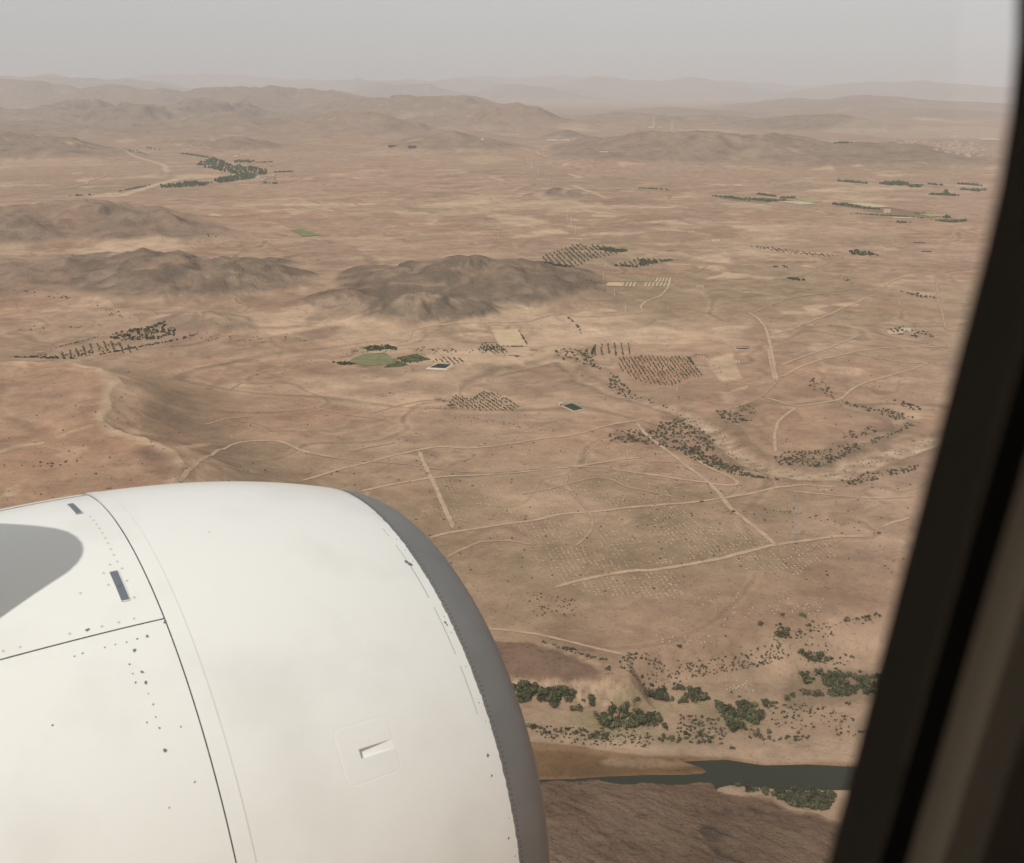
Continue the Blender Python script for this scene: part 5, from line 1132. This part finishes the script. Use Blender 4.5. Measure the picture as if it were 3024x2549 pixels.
m_metal = mat_new('galvanised_steel', (.36, .34, .32), .6, .3, .4)
m_conc = mat_new('pale_concrete', (.60, .57, .52), .85, spec=.2)
def pole(pix, h_, label, name='power_pole', group=None):
    pt = ground([pix])[0]; root = tag(empty(name, pt, look_rz(pt, 30)), label, 'pole', group)
    m = MB(); m.bar((0, 0, -1), (0, 0, h_), .34 * h_ / 15, .16 * h_ / 15, 6); m.build('mast', m_conc, root)
    m = MB(); m.box(-1.7, 1.7, -.13, .13, h_ - 1.0, h_ - .75); m.box(-1.1, 1.1, -.12, .12, h_ - 2.4, h_ - 2.2); m.build('crossarm', m_metal, root)
    m = MB()
    for x_ in (-1.5, 0, 1.5): m.bar((x_, 0, h_ - .75), (x_, 0, h_ - .2), .09, .06, 5)
    m.build('insulator', m_dark, root)
    return root
pole(S3((417, 324))[0], 17, 'pale power pole standing just below the red earth orchard')
pole(R5((1771, 672))[0], 19, 'pale power pole beside the bend of the winding track')
pole(R5((1706, 580))[0], 19, 'pale power pole between the winding track and the striped plots')
pole(R5((1636, 476))[0], 19, 'pale power pole at the left end of the striped plots')
pole(R5((1591, 398))[0], 20, 'pale power pole between the two far orchards')
pole(R5((1500, 260))[0], 22, 'pale power pole at the top corner of the far orchard')
pole(R5((1463, 190))[0], 24, 'pale power pole on the plain just above the far orchard')
pole(R5((1437, 135))[0], 26, 'pale power pole on the washed ground, second above the far orchard')
pole(R5((1412, 100))[0], 28, 'pale power pole on the washed ground, third above the far orchard')
for q in ((1165, 625), (1192, 660), (1232, 705), (1300, 770)):
    pole(R2(q)[0], 32, 'faint power pylon of the line crossing the far plain', 'far_pylon', 'far pylons crossing the plain')
def lattice(pix, h_, b0, label, name='transmission_tower', arms=True, mat=None, cat='pylon', bays=9, r=.065):
    pt = ground([pix])[0]; root = tag(empty(name, pt, look_rz(pt, 25)), label, cat); mat = mat or m_metal
    wd = lambda z: b0 * (1 - z / h_) ** .8 * .5 + .35
    C4 = ((-1, -1), (1, -1), (1, 1), (-1, 1))
    zs = [h_ * (1 - (1 - k / bays) ** 1.25) for k in range(bays + 1)]
    for sx_, sy_ in C4:
        m = MB()
        for a, b_ in zip(zs[:-1], zs[1:]): m.bar((sx_ * wd(a), sy_ * wd(a), a - (.5 if a == 0 else 0)), (sx_ * wd(b_), sy_ * wd(b_), b_), r * 1.3, None, 4)
        m.build('leg', mat, root)
    m = MB()
    for a, b_ in zip(zs[:-1], zs[1:]):
        for k in range(4):
            p_, q_ = C4[k], C4[(k + 1) % 4]
            m.bar((p_[0] * wd(a), p_[1] * wd(a), a), (q_[0] * wd(b_), q_[1] * wd(b_), b_), r * .7, None, 3); m.bar((q_[0] * wd(a), q_[1] * wd(a), a), (p_[0] * wd(b_), p_[1] * wd(b_), b_), r * .7, None, 3)
    m.build('bracing', mat, root)
    for z_, L in ((h_ * .70, 6.0), (h_ * .82, 5.0), (h_ * .94, 4.0)) if arms else ():
        m = MB()
        for s_ in (-1, 1):
            m.bar((s_ * .3, -.4, z_), (s_ * L, 0, z_ + .3), r, r * .6, 4); m.bar((s_ * .3, .4, z_), (s_ * L, 0, z_ + .3), r, r * .6, 4); m.bar((s_ * .3, 0, z_ + 1.6), (s_ * L, 0, z_ + .3), r, r * .6, 4)
        m.build('crossarm', mat, root)
    return root
lattice(S5((1163, 545))[0], 43, 7.5, 'tall lattice transmission tower over the lowest straight track')
m_mast = mat_new('mast_paint', (.62, .58, .54), .7, spec=.2)
lattice(R2((1947, 408))[0], 115, 12, 'tall pale mast on the far ridge station', 'radio_mast', False, m_mast, 'mast', 8, .75)
lattice(R2((2060, 425))[0], 55, 10, 'shorter pale mast right of the tall one', 'radio_mast', False, m_mast, 'mast', 6, .8)

m_liner = mat_new('basin_liner', (.045, .050, .048), .9, spec=.03)
m_teal = mat_new('basin_water', (.040, .058, .052), .9, spec=.02)
m_bank = mat_new('basin_bank', (.43, .32, .22), .95, spec=.05, noise=(.3, .1))
def basin(quad_px, label, rim=2.0, hh=1.4, bank=None, water=None):
    q = ground(quad_px)[:, :2]; c = q.mean(0)
    if sum(q[i][0] * q[(i + 1) % 4][1] - q[(i + 1) % 4][0] * q[i][1] for i in range(4)) < 0: q = q[::-1]
    z = heights(q[:, 0], q[:, 1]).mean()
    root = tag(empty('irrigation_basin', (c[0], c[1], z)), label, 'pond')
    def off(s_):
        out = []
        for i in range(4):
            a, b_, d_ = Vector(q[i - 1]), Vector(q[i]), Vector(q[(i + 1) % 4])
            n1_ = (b_ - a).normalized(); n2_ = (d_ - b_).normalized(); n1_, n2_ = Vector((n1_.y, -n1_.x)), Vector((n2_.y, -n2_.x))
            nn = (n1_ + n2_); nn = nn / max(nn.dot(n1_), .3); v_ = b_ + nn * s_ - Vector(c); out.append((v_.x, v_.y))
        return out
    R_ = [[(x, y, zz_) for x, y in off(s_)] for s_, zz_ in ((rim * 2.6, -1.5), (rim, hh), (0, hh + .05), (-.9, hh - .9))]
    def band(a, b_, nm, mt):
        mesh_np(nm, np.array(R_[a] + R_[b_]), [(i, (i + 1) % 4, 4 + (i + 1) % 4, 4 + i) for i in range(4)], mt, root)
    band(0, 1, 'outer_bank', bank or m_bank); band(1, 2, 'rim', bank or m_bank); band(2, 3, 'liner', m_liner)
    mesh_np('water', np.array([(x, y, hh - .85) for x, y in off(-.85)]), [(0, 1, 2, 3)], water or m_teal, root)
m_whiterim = mat_new('white_rim', (.56, .47, .37), .9, spec=.1, noise=(.3, .06))
basin(S2((770, 185), (828, 160), (905, 166), (868, 190)), 'dark basin with a thick white rim beside the green fields', 2.2, 1.6, m_whiterim, m_liner)
basin(S2((1598, 420), (1650, 406), (1722, 437), (1664, 450)), 'blue green pond with an earth bank below the olive grove', 1.2, 1.2)
basin(S3((782, 68), (792, 47), (864, 49), (856, 71)), 'teal pond at the right of the pale levelled ground', .8, .8)
basin(R6((392, 548), (405, 541), (460, 543), (448, 553)), 'small dark pond on the upper plain', .8, .8, None, m_liner)
basin(R5((1045, 946), (1070, 940), (1128, 948), (1100, 955)), 'long dark basin beside the tiny pump hut', .8, .8, None, m_liner)
basin(R4((78, 958), (100, 951), (170, 956), (160, 963)), 'grey basin at the tip of the left orchard', .6, .6, None, mat_new('grey_water', (.20, .21, .20), .2, spec=.5))
# road bridge over the dry river at the oasis
b0, b1 = ground(R1((1032, 664), (1300, 656)))
L_ = np.hypot(*(b1 - b0)[:2]); br = tag(empty('road_bridge', tuple((b0 + b1) / 2), math.atan2(b1[1] - b0[1], b1[0] - b0[0])), 'long low road bridge over the dry river at the oasis', 'bridge')
m = MB(); m.box(-L_ / 2, L_ / 2, -5, 5, 6, 7.2); m.build('deck', m_conc, br)
for s_ in (-1, 1):
    m = MB(); m.box(-L_ / 2, L_ / 2, s_ * 4.8 - .2, s_ * 4.8 + .2, 7.204, 8.4); m.build('parapet', m_conc, br)
for k in range(11):
    x_ = -L_ / 2 + L_ * (k + .5) / 11; m = MB(); m.box(x_ - 2, x_ + 2, -4, 4, -6, 5.996); m.build('pier', m_conc, br)
# loose pale stones on the slopes
g_ = np.random.default_rng(17); st = []
for poly, n_ in ((S7((0, 0), (500, 350), (1000, 100), (700, 0)), 60), (S6((1550, 380), (2090, 380), (2090, 520), (1700, 540)), 60), (S7((400, 760), (700, 780), (700, 880), (450, 880)), 40), (S5((1000, 950), (1400, 950), (1350, 1100), (1000, 1080)), 60)):
    for x, y, z in scatter(poly, n_, n_): st.append((x, y, z - .05, g_.uniform(.25, .7), g_.uniform(.3, .7)))
heap('loose_stones', mat_new('pale_stone', (.55, .47, .38), .95, spec=.1), st, 6, .8, seed=4)

# ------------------------------------------------------------------ jet engine
NP = np.array([-1.1716, 2.91449, -2.25099]); N_AZ, N_EL = 0.58369, -0.0227
ND = np.array([math.cos(N_EL) * math.cos(N_AZ), math.cos(N_EL) * math.sin(N_AZ), math.sin(N_EL)])
E1 = np.array([0, 0, 1.0]) - ND * ND[2]; E1 /= np.linalg.norm(E1); E2 = np.cross(ND, E1)
SB, SN, RN = 0.79131, 0.98816, 0.76033
def radius(s):
    s = np.asarray(s, float)
    Pn = lambda x: 1.1 - .01018 * x - .12747 * x * x - .05317 * x ** 3
    rb = Pn(SB); sl = -.01018 - 2 * .12747 * SB - 3 * .05317 * SB ** 2
    t_ = np.clip((s - SB) / (SN - SB), 0, 1)
    lip = RN + (rb - RN) * (1 - t_ ** 2) ** .5008 + sl * (SN - SB) * t_ * (1 - t_) ** 2
    return np.where(s > SB, lip, np.where(s < -1.5, Pn(-1.5) + (s + 1.5) * .06, Pn(np.maximum(s, -1.5))))
def nac(s, phi, dr=0.0):
    """point on the cowl: station s along the axis, angle phi (degrees) from the top, dr above the skin"""
    s, phi = np.broadcast_arrays(np.asarray(s, float), np.asarray(phi, float)); a = np.radians(phi); r = radius(s) + dr
    return NP + s[..., None] * ND + (r * np.cos(a))[..., None] * E1 + (r * np.sin(a))[..., None] * E2
def skin(name, S_, PH, mat, parent, dr=0.0, close=False, hole=None, smooth=True):
    Sg, Pg = np.meshgrid(S_, PH, indexing='ij'); drg = dr if np.isscalar(dr) else dr(Sg, Pg)
    Vv = nac(Sg, Pg, drg).reshape(-1, 3); m_, n_ = Sg.shape
    ii, jj = np.meshgrid(np.arange(m_ - 1), np.arange(n_ - 1), indexing='ij')
    if hole is not None:
        sm, pm = (Sg[:-1, :-1] + Sg[1:, 1:]) / 2, (Pg[:-1, :-1] + Pg[1:, 1:]) / 2; k_ = ~hole(sm, pm); ii, jj = ii[k_], jj[k_]
    b_ = (ii * n_ + jj).ravel(); Q = np.stack([b_, b_ + 1, b_ + n_ + 1, b_ + n_], 1)
    return mesh_np(name, Vv, Q, mat, parent, smooth=smooth)
m_white = bpy.data.materials.new('white_paint'); m_white.use_nodes = True
t = m_white.node_tree; p = t.nodes['Principled BSDF']
p.inputs['Roughness'].default_value = .33; p.inputs['Specular IOR Level'].default_value = .4; p.inputs['Coat Weight'].default_value = .25; p.inputs['Coat Roughness'].default_value = .25
tg = t.nodes.new('ShaderNodeNewGeometry'); n_a = t.nodes.new('ShaderNodeTexNoise'); n_a.inputs['Scale'].default_value = 3.2; n_a.inputs['Detail'].default_value = 5
t.links.new(tg.outputs['Position'], n_a.inputs['Vector'])
cr = t.nodes.new('ShaderNodeValToRGB'); cr.color_ramp.elements[0].position = .28; cr.color_ramp.elements[0].color = (.80, .79, .745, 1); cr.color_ramp.elements[1].position = .5; cr.color_ramp.elements[1].color = (.87, .865, .82, 1)
t.links.new(n_a.outputs['Fac'], cr.inputs[0]); t.links.new(cr.outputs[0], p.inputs['Base Color'])
n_b = t.nodes.new('ShaderNodeTexNoise'); n_b.inputs['Scale'].default_value = 1.6; t.links.new(tg.outputs['Position'], n_b.inputs['Vector'])
bb = t.nodes.new('ShaderNodeBump'); bb.inputs['Strength'].default_value = .12; bb.inputs['Distance'].default_value = .02; t.links.new(n_b.outputs['Fac'], bb.inputs['Height']); t.links.new(bb.outputs[0], p.inputs['Normal'])
m_lip = mat_new('bare_grey_metal', (.24, .235, .23), .5, .35, .4, noise=(9, .06))
m_gap = mat_new('dark_gap', (.16, .155, .16), .8, spec=.1)
m_chip = mat_new('bare_primer', (.19, .19, .20), .7, spec=.2)
m_slot = mat_new('slot_grey', (.17, .185, .22), .6, spec=.3)
eng = tag(empty('jet_engine', tuple(NP)), 'white jet engine cowling with a grey intake lip filling the lower left', 'jet engine')
def on(o):
    o.parent = eng; o.matrix_parent_inverse = Matrix.Translation(-Vector(NP)); return o
rg = np.random.default_rng(23)
G = .0016; GP = .10                         # half widths of the open joints between the panels (m, degrees)
PHS, PHT = 27.3, -13.8
full = np.linspace(-180, 180, 361)
# structure seen in the joints
m_joint = mat_new('joint_sealant', (.45, .44, .44), .8, spec=.1)
on(skin('cowl_liner', np.linspace(-2.6, .02, 30), full, m_joint, None, -.012))
for a0, a1 in ((PHT + GP, PHS - GP), (PHS + GP, 150), (150.4, 360 + PHT - GP)):
    on(skin('fan_cowl_panel', np.linspace(-2.6, -G, 60), np.linspace(a0, a1, max(int((a1 - a0) * 1.2), 12)), m_white, None))
DS, DP = (.300, .478), (48.2, 56.5)
SG = np.unique(np.round(np.concatenate([np.linspace(G, SB - .004, 46), DS]), 5))
PG = np.unique(np.round(np.concatenate([full, DP]), 4))
rag = fbm(full * .9, full * 0, 2.0, 4, .7, 3) * .004
Sg, Pg = np.meshgrid(SG, PG, indexing='ij')
on(skin('inlet_cowl', SG, PG, m_white, None, hole=lambda s, q: (s > DS[0]) & (s < DS[1]) & (q > DP[0]) & (q < DP[1])))
on(skin('seam_strip', np.linspace(.0062, .045, 4), np.linspace(-60, 150, 421), m_white, None, lambda s, q: .0016 + 0 * s))
# access door with a scooped recess
ns, npz = 150, 170
S_, Q_ = np.linspace(*DS, ns), np.linspace(*DP, npz)
def door_dr(s, q):
    sm, qm = (DS[0] + DS[1]) / 2, (DP[0] + DP[1]) / 2; r0 = .0
    w_ = np.radians(q - qm) * 1.07; u = np.abs(s - sm) - (.079 - .022); v = np.abs(w_) - (.0715 - .022)
    d_ = np.hypot(np.maximum(u, 0), np.maximum(v, 0)) + np.minimum(np.maximum(u, v), 0) - .022
    z = np.where(d_ < 0, .0001, 0.0) - .0004 * np.exp(-(d_ / .0016) ** 2)
    ins = (s > .366) & (s < .466) & (q > 51.9) & (q < 53.15)
    dep = -.013 * np.clip((.466 - s) / .10, 0, 1)
    return np.where(ins, np.minimum(z, dep), z)
on(skin('access_door', S_, Q_, m_white, None, door_dr))
# grey lip, its ragged paint edge and the inside of the intake
PL = np.linspace(-180, 180, 721)
on(skin('inlet_lip', np.concatenate([[SB - .0035], SB + (SN - SB) * np.sin(np.linspace(0, 1, 40) * math.pi / 2)]), full, m_lip, None))
edge = SB - .0035 + np.abs(perlin(PL * 1.7, PL * 0 + .5, 4)) * .0045
bm_ = np.stack([nac(SB - .012, PL, .0006), nac(edge, PL, .0006)], 1).reshape(-1, 3); k_ = np.arange(len(PL) - 1) * 2
on(mesh_np('paint_edge', bm_, np.stack([k_, k_ + 1, k_ + 3, k_ + 2], 1)[:, ::-1], m_white, smooth=True))
ss = np.linspace(0, 1, 14); ri = RN - .05 * np.sin(ss * math.pi / 2) ; si = SN - .9 * ss; si[1:4] = SN - np.array([.004, .03, .1]); ri[1:4] = [RN - .02, RN - .045, RN - .05]
a_ = np.radians(full); Vv = (NP + si[:, None, None] * ND + ri[:, None, None] * (np.cos(a_)[None, :, None] * E1 + np.sin(a_)[None, :, None] * E2)).reshape(-1, 3)
i_, j_ = np.meshgrid(np.arange(13), np.arange(360), indexing='ij'); b_ = (i_ * 361 + j_).ravel()
on(mesh_np('inlet_barrel', Vv, np.stack([b_, b_ + 361, b_ + 362, b_ + 1], 1)[:, ::-1], m_lip, smooth=True))
c0_ = NP + (SN - .75) * ND
Vv = np.concatenate([[c0_ + .28 * ND], c0_ + .2 * (np.cos(a_)[:, None] * E1 + np.sin(a_)[:, None] * E2), c0_ - .02 * ND + .72 * (np.cos(a_)[:, None] * E1 + np.sin(a_)[:, None] * E2)])
on(mesh_np('fan_hub', Vv, [(0, 1 + k, 2 + k) for k in range(360)] + [(1 + k, 362 + k, 363 + k, 2 + k) for k in range(360)], m_gap, smooth=True))
# slots in the cowl panels: shallow dark inlays with a thin frame
for (s0, s1, q0, q1) in ((-.083, -.065, -7.6, -1.2), (-.0825, -.0625, 17.0, 22.9)):
    f_ = on(skin('latch_slot', np.linspace(s0, s1, 4), np.linspace(q0, q1, 16), m_slot, None, .0012))
    f_.data.materials.append(m_slot)
    ed = [(s0 - .002, s0 - .0003, q0 - .1, q1 + .1), (s1 + .0003, s1 + .002, q0 - .1, q1 + .1), (s0, s1, q0 - .16, q0 - .02), (s0, s1, q1 + .02, q1 + .16)]
    for e_ in ed: on(skin('slot_frame', np.linspace(e_[0], e_[1], 2), np.linspace(e_[2], e_[3], 12), m_white, None, .0026))
on(skin('slot_catch', np.linspace(-.0775, -.0685, 2), np.linspace(19.9, 20.15, 3), m_gap, None, .0022))
# fasteners and chips of missing paint
def spots(items, name, mat, dr=.0009, round_=False):
    Vs, Fs = [], []
    for s, q, r in items:
        n_ = 7; rr_ = r * (np.ones(n_) if round_ else rg.uniform(.45, 1.25, n_)); an = np.linspace(0, 2 * math.pi, n_, endpoint=False) + rg.uniform(0, 1)
        pts_ = nac(s + rr_ * np.cos(an), q + np.degrees(rr_ * np.sin(an) / 1.08), dr); o_ = len(Vs)
        Vs += [tuple(v) for v in pts_]; Fs.append(tuple(range(o_, o_ + n_)))
    o = on(mesh_np(name, np.array(Vs), Fs, mat)); o['kind'] = 'stuff'; return o
spots([(SB + .010 + rg.normal(0, .0006), q + rg.normal(0, .05), .0036) for q in np.arange(-20, 110, .85)], 'rivets', m_gap, .0008, True)
spots([(SB - .016 + rg.normal(0, .001), q, .0022) for q in np.arange(4, 80, 3.1) if rg.random() < .4] + [(.7574, 23.2, .011), (.752, 22.8, .008), (.770, 36.1, .005), (.772, 36.6, .004), (.745, 61.8, .004), (.76, 72, .004)], 'paint_chips', m_chip)
cs = [(s, q, r) for s, q, r in []]
# cowl panel fasteners: (pixel, size)
def at_px(P):
    D_ = dirs(P); D_ /= np.linalg.norm(D_, axis=1)[:, None]; t_ = np.linspace(1.5, 6, 5000); out = []
    for r_ in D_:
        X = r_ * t_[:, None] - NP; s = X @ ND; v = X - s[:, None] * ND; h_ = np.nonzero((np.linalg.norm(v, axis=1) < radius(np.minimum(s, SN))) & (s < SN))[0]
        if len(h_): out.append((s[h_[0]], math.degrees(math.atan2(v[h_[0]] @ E2, v[h_[0]] @ E1))))
        else: out.append((0, 0))
    return out
T1, T2, T4 = zoomed(0, 1380, 2.093), zoomed(0, 1900, 2.093), zoomed(800, 1900, 2.3256)
big = T1((540, 1007), (910, 1045), (832, 1135), (1075, 965), (1020, 958)) + T2((832, 45), (875, 177), (903, 244), (1020, 665)) + T4((1490, 768))
med = T1((848, 1062), (782, 1082), (713, 1098), (648, 1115), (510, 1152), (460, 1168), (828, 937), (830, 453), (860, 492), (800, 1220)) + T2((800, 131), (820, 188), (838, 245), (917, 312), (945, 379), (985, 523), (1117, 517), (323, 508), (1045, 1017), (1203, 858), (962, 457), (908, 490))
spots([(*a, .0052) for a in at_px(big)], 'primer_spots', m_chip, .0010)
spots([(*a, .0026) for a in at_px(med)], 'fastener_heads', m_chip, .0010)
fine = T1((558, 305), (578, 328), (598, 352), (615, 378), (632, 407), (650, 438), (667, 470), (685, 507), (703, 542), (725, 585), (680, 603), (640, 655), (755, 627), (670, 728), (785, 703), (830, 805), (735, 960), (630, 985), (125, 1113), (20, 1138), (430, 1030), (498, 780), (1295, 402), (912, 592))
spots([(*a, .0038) for a in at_px(fine)], 'filled_fasteners', mat_new('dull_white', (.60, .585, .54), .6, spec=.2), .0007, True)
# long scratch of worn paint behind the lip
for q0, q1 in ((13, 15.5), (18, 22.5), (24, 31), (33, 42), (44, 52)):
    on(skin('worn_line', np.array([SB - .036, SB - .0346 + rg.uniform(-.0004, .0004)]), np.linspace(q0, q1, 30), m_chip, None, lambda s, q: .0006 + 0 * s))
on(skin('top_joint', np.linspace(-2.4, -.004, 40), np.array([PHT - .25, PHT + .25]), m_chip, None, .0008))
on(skin('lower_latch', np.linspace(.165, .30, 6), np.linspace(68.3, 68.9, 3), mat_new('brown_seal', (.16, .13, .10), .7), None, .0012))
# pylon over the aft cowl: its nose throws the rounded shadow on the panel
SU = np.array(SUNV); HT = 1.72
shp = [(-60, 1543), (0, 1545), (60, 1548), (120, 1553), (170, 1560), (205, 1570), (230, 1585), (246, 1603), (251, 1622), (247, 1640), (235, 1660), (210, 1685)]
top = []
for s, q in at_px(shp):
    X = nac(s, q) - NP; lam = (HT - X @ E1) / (SU @ E1); X = X + lam * SU; top.append((X @ ND, X @ E2))
top = [(-4.5, top[0][1] + .10)] + top + [(top[-1][0] - .25, top[-1][1] + .10), (-1.6, top[-1][1] + .16), (-4.5, top[-1][1] + .16)]
hz_ = [.75, 1.2, 1.5, HT - .03, HT]; sh_ = [1, 1, 1, 1, .995]
Vv = []
cs_ = np.array(top); cm = cs_.mean(0)
for h_, k_ in zip(hz_, sh_): Vv += [tuple(NP + (cm[0] + (a - cm[0]) * k_) * ND + h_ * E1 + (cm[1] + (b_ - cm[1]) * k_) * E2) for a, b_ in top]
n_ = len(top); Fc = [(r * n_ + k, r * n_ + (k + 1) % n_, (r + 1) * n_ + (k + 1) % n_, (r + 1) * n_ + k) for r in range(len(hz_) - 1) for k in range(n_)] + [tuple(range((len(hz_) - 1) * n_, len(hz_) * n_))]
on(mesh_np('pylon', np.array(Vv), Fc, m_white))

# ------------------------------------------------------------------ cabin window beside the camera and the fuselage round it
FD = np.array([ND[0], ND[1], 0]); FD /= np.linalg.norm(FD); FN0 = np.array([-FD[1], FD[0], 0])
TILT = math.radians(8); WN = FN0 * math.cos(TILT) + np.array([0, 0, math.sin(TILT)]); WV = np.cross(FD, WN); WV = WV if WV[2] > 0 else -WV
D0 = .09
def outline(o, n=14):
    """rounded window outline pushed out by o: (u, v) along the fuselage and up the wall"""
    u0, u1, v0, v1, r = -.132 - o, .1425 + o, -.315 - o, .050 + o, .085 + o
    out = []
    for cx_, cy_, a0 in ((u1 - r, v1 - r, 0), (u0 + r, v1 - r, 90), (u0 + r, v0 + r, 180), (u1 - r, v0 + r, 270)):
        out += [(cx_ + r * math.cos(math.radians(a0 + 90 * k / n)), cy_ + r * math.sin(math.radians(a0 + 90 * k / n))) for k in range(n + 1)]
    return out
win = tag(empty('cabin_window', tuple(D0 * WN)), 'dark blurred cabin window frame with a taupe surround along the right edge', 'window')
def ring(o0, d0, o1, d1, name, mat, n=5):
    Vv = []
    for k in range(n + 1):
        f_ = k / n; e_ = f_
        Vv += [tuple(u * FD + v * WV + (D0 - (d0 + (d1 - d0) * e_)) * WN) for u, v in outline(o0 + (o1 - o0) * f_)]
    m_ = len(Vv) // (n + 1)
    o = mesh_np(name, np.array(Vv), [(r * m_ + k, r * m_ + (k + 1) % m_, (r + 1) * m_ + (k + 1) % m_, (r + 1) * m_ + k) for r in range(n) for k in range(m_)], mat, smooth=True)
    o.parent = win; o.matrix_parent_inverse = Matrix.Translation(-Vector(D0 * WN)); return o
m_seal = mat_new('rubber_seal', (.42, .385, .33), .8, spec=.2)
m_groove = mat_new('shadow_groove', (.05, .05, .045), .9, spec=.05)
m_bezel = mat_new('taupe_bezel', (.66, .575, .44), .75, spec=.2, noise=(30, .04))
m_trim = mat_new('sidewall_trim', (.48, .43, .33), .8, spec=.2, noise=(30, .04))
m_trim2 = mat_new('sidewall_panel', (.46, .39, .31), .8, spec=.2, noise=(30, .04))
ring(0, 0, .0135, .002, 'window_seal', m_seal)
ring(.0135, .00202, .0200, .004, 'groove', m_groove)
ring(.0200, .00402, .0205, .010, 'bezel', m_bezel)
ring(.0205, .01002, .026, .014, 'inner_bezel', m_trim)
ring(.0260, .01402, .130, .032, 'sidewall_trim', m_trim2)
m_pane = bpy.data.materials.new('window_acrylic'); m_pane.use_nodes = True
t = m_pane.node_tree; t.nodes.clear(); tr_ = t.nodes.new('ShaderNodeBsdfTransparent'); tr_.inputs[0].default_value = (.96, .965, .955, 1); to = t.nodes.new('ShaderNodeOutputMaterial'); t.links.new(tr_.outputs[0], to.inputs['Surface'])
oo = outline(.004); Vv = [tuple(u * FD + v * WV + (D0 + .012) * WN) for u, v in oo]
pn = mesh_np('pane', np.array(Vv), [tuple(range(len(Vv)))], m_pane); pn.parent = win; pn.matrix_parent_inverse = Matrix.Translation(-Vector(D0 * WN))
# fuselage tube with the hole for this window and its neighbours
FR = 1.80; FC = (D0 - .012 - FR) * WN
al = np.concatenate([np.linspace(-180, -13, 40), np.linspace(-13, 13, 53)[1:-1], np.linspace(13, 180, 40)]); ax = np.linspace(-8.0, 8.0, 321)
Ag, Xg = np.meshgrid(al, ax, indexing='ij'); ar = np.radians(Ag)
Vv = FC + FR * (np.cos(ar)[..., None] * WN + np.sin(ar)[..., None] * WV) + Xg[..., None] * FD
va, xa = np.radians((Ag[:-1, :-1] + Ag[1:, 1:]) / 2) * FR, (Xg[:-1, :-1] + Xg[1:, 1:]) / 2
xm = (xa - .0045 + .27) % .54 - .27
hl = (np.abs(va + .13) < .262) & (np.abs(xm) < .215) & (np.abs(xa) < 4.6)
ii, jj = np.nonzero(~hl); b_ = ii * len(ax) + jj
m_cabin = mat_new('fuselage_skin', (.72, .70, .66), .7, spec=.2, noise=(4, .04))
fu = mesh_np('fuselage', Vv.reshape(-1, 3), np.stack([b_, b_ + 1, b_ + len(ax) + 1, b_ + len(ax)], 1), m_cabin, smooth=True)
tag(fu, 'white aircraft fuselage around the camera with a row of window openings', 'aircraft body')
for x_ in (-8.0, 8.0):
    ca_ = np.radians(np.linspace(0, 360, 60, endpoint=False)); Vv = FC + FR * .999 * (np.cos(ca_)[:, None] * WN + np.sin(ca_)[:, None] * WV) + x_ * .999 * FD
    bk_ = mesh_np('bulkhead', Vv, [tuple(range(60))], m_cabin); bk_.parent = fu

# ------------------------------------------------------------------ the dusty air
hb = MB(); zlo, zhi = float(Z.min()) - 1.0, max(float(Z.max()) + 8.0, 20.0)
hb.box(-76000, 76000, -76000, 76000, zlo, zhi)
m_haze = bpy.data.materials.new('dusty_air'); m_haze.use_nodes = True
t = m_haze.node_tree; t.nodes.clear(); pv = t.nodes.new('ShaderNodeVolumePrincipled'); to = t.nodes.new('ShaderNodeOutputMaterial')
pv.inputs['Color'].default_value = (.90, .915, .955, 1); pv.inputs['Density'].default_value = HAZE; pv.inputs['Anisotropy'].default_value = 0.0
t.links.new(pv.outputs[0], to.inputs['Volume'])
tag(hb.build('haze', m_haze), kind='stuff')
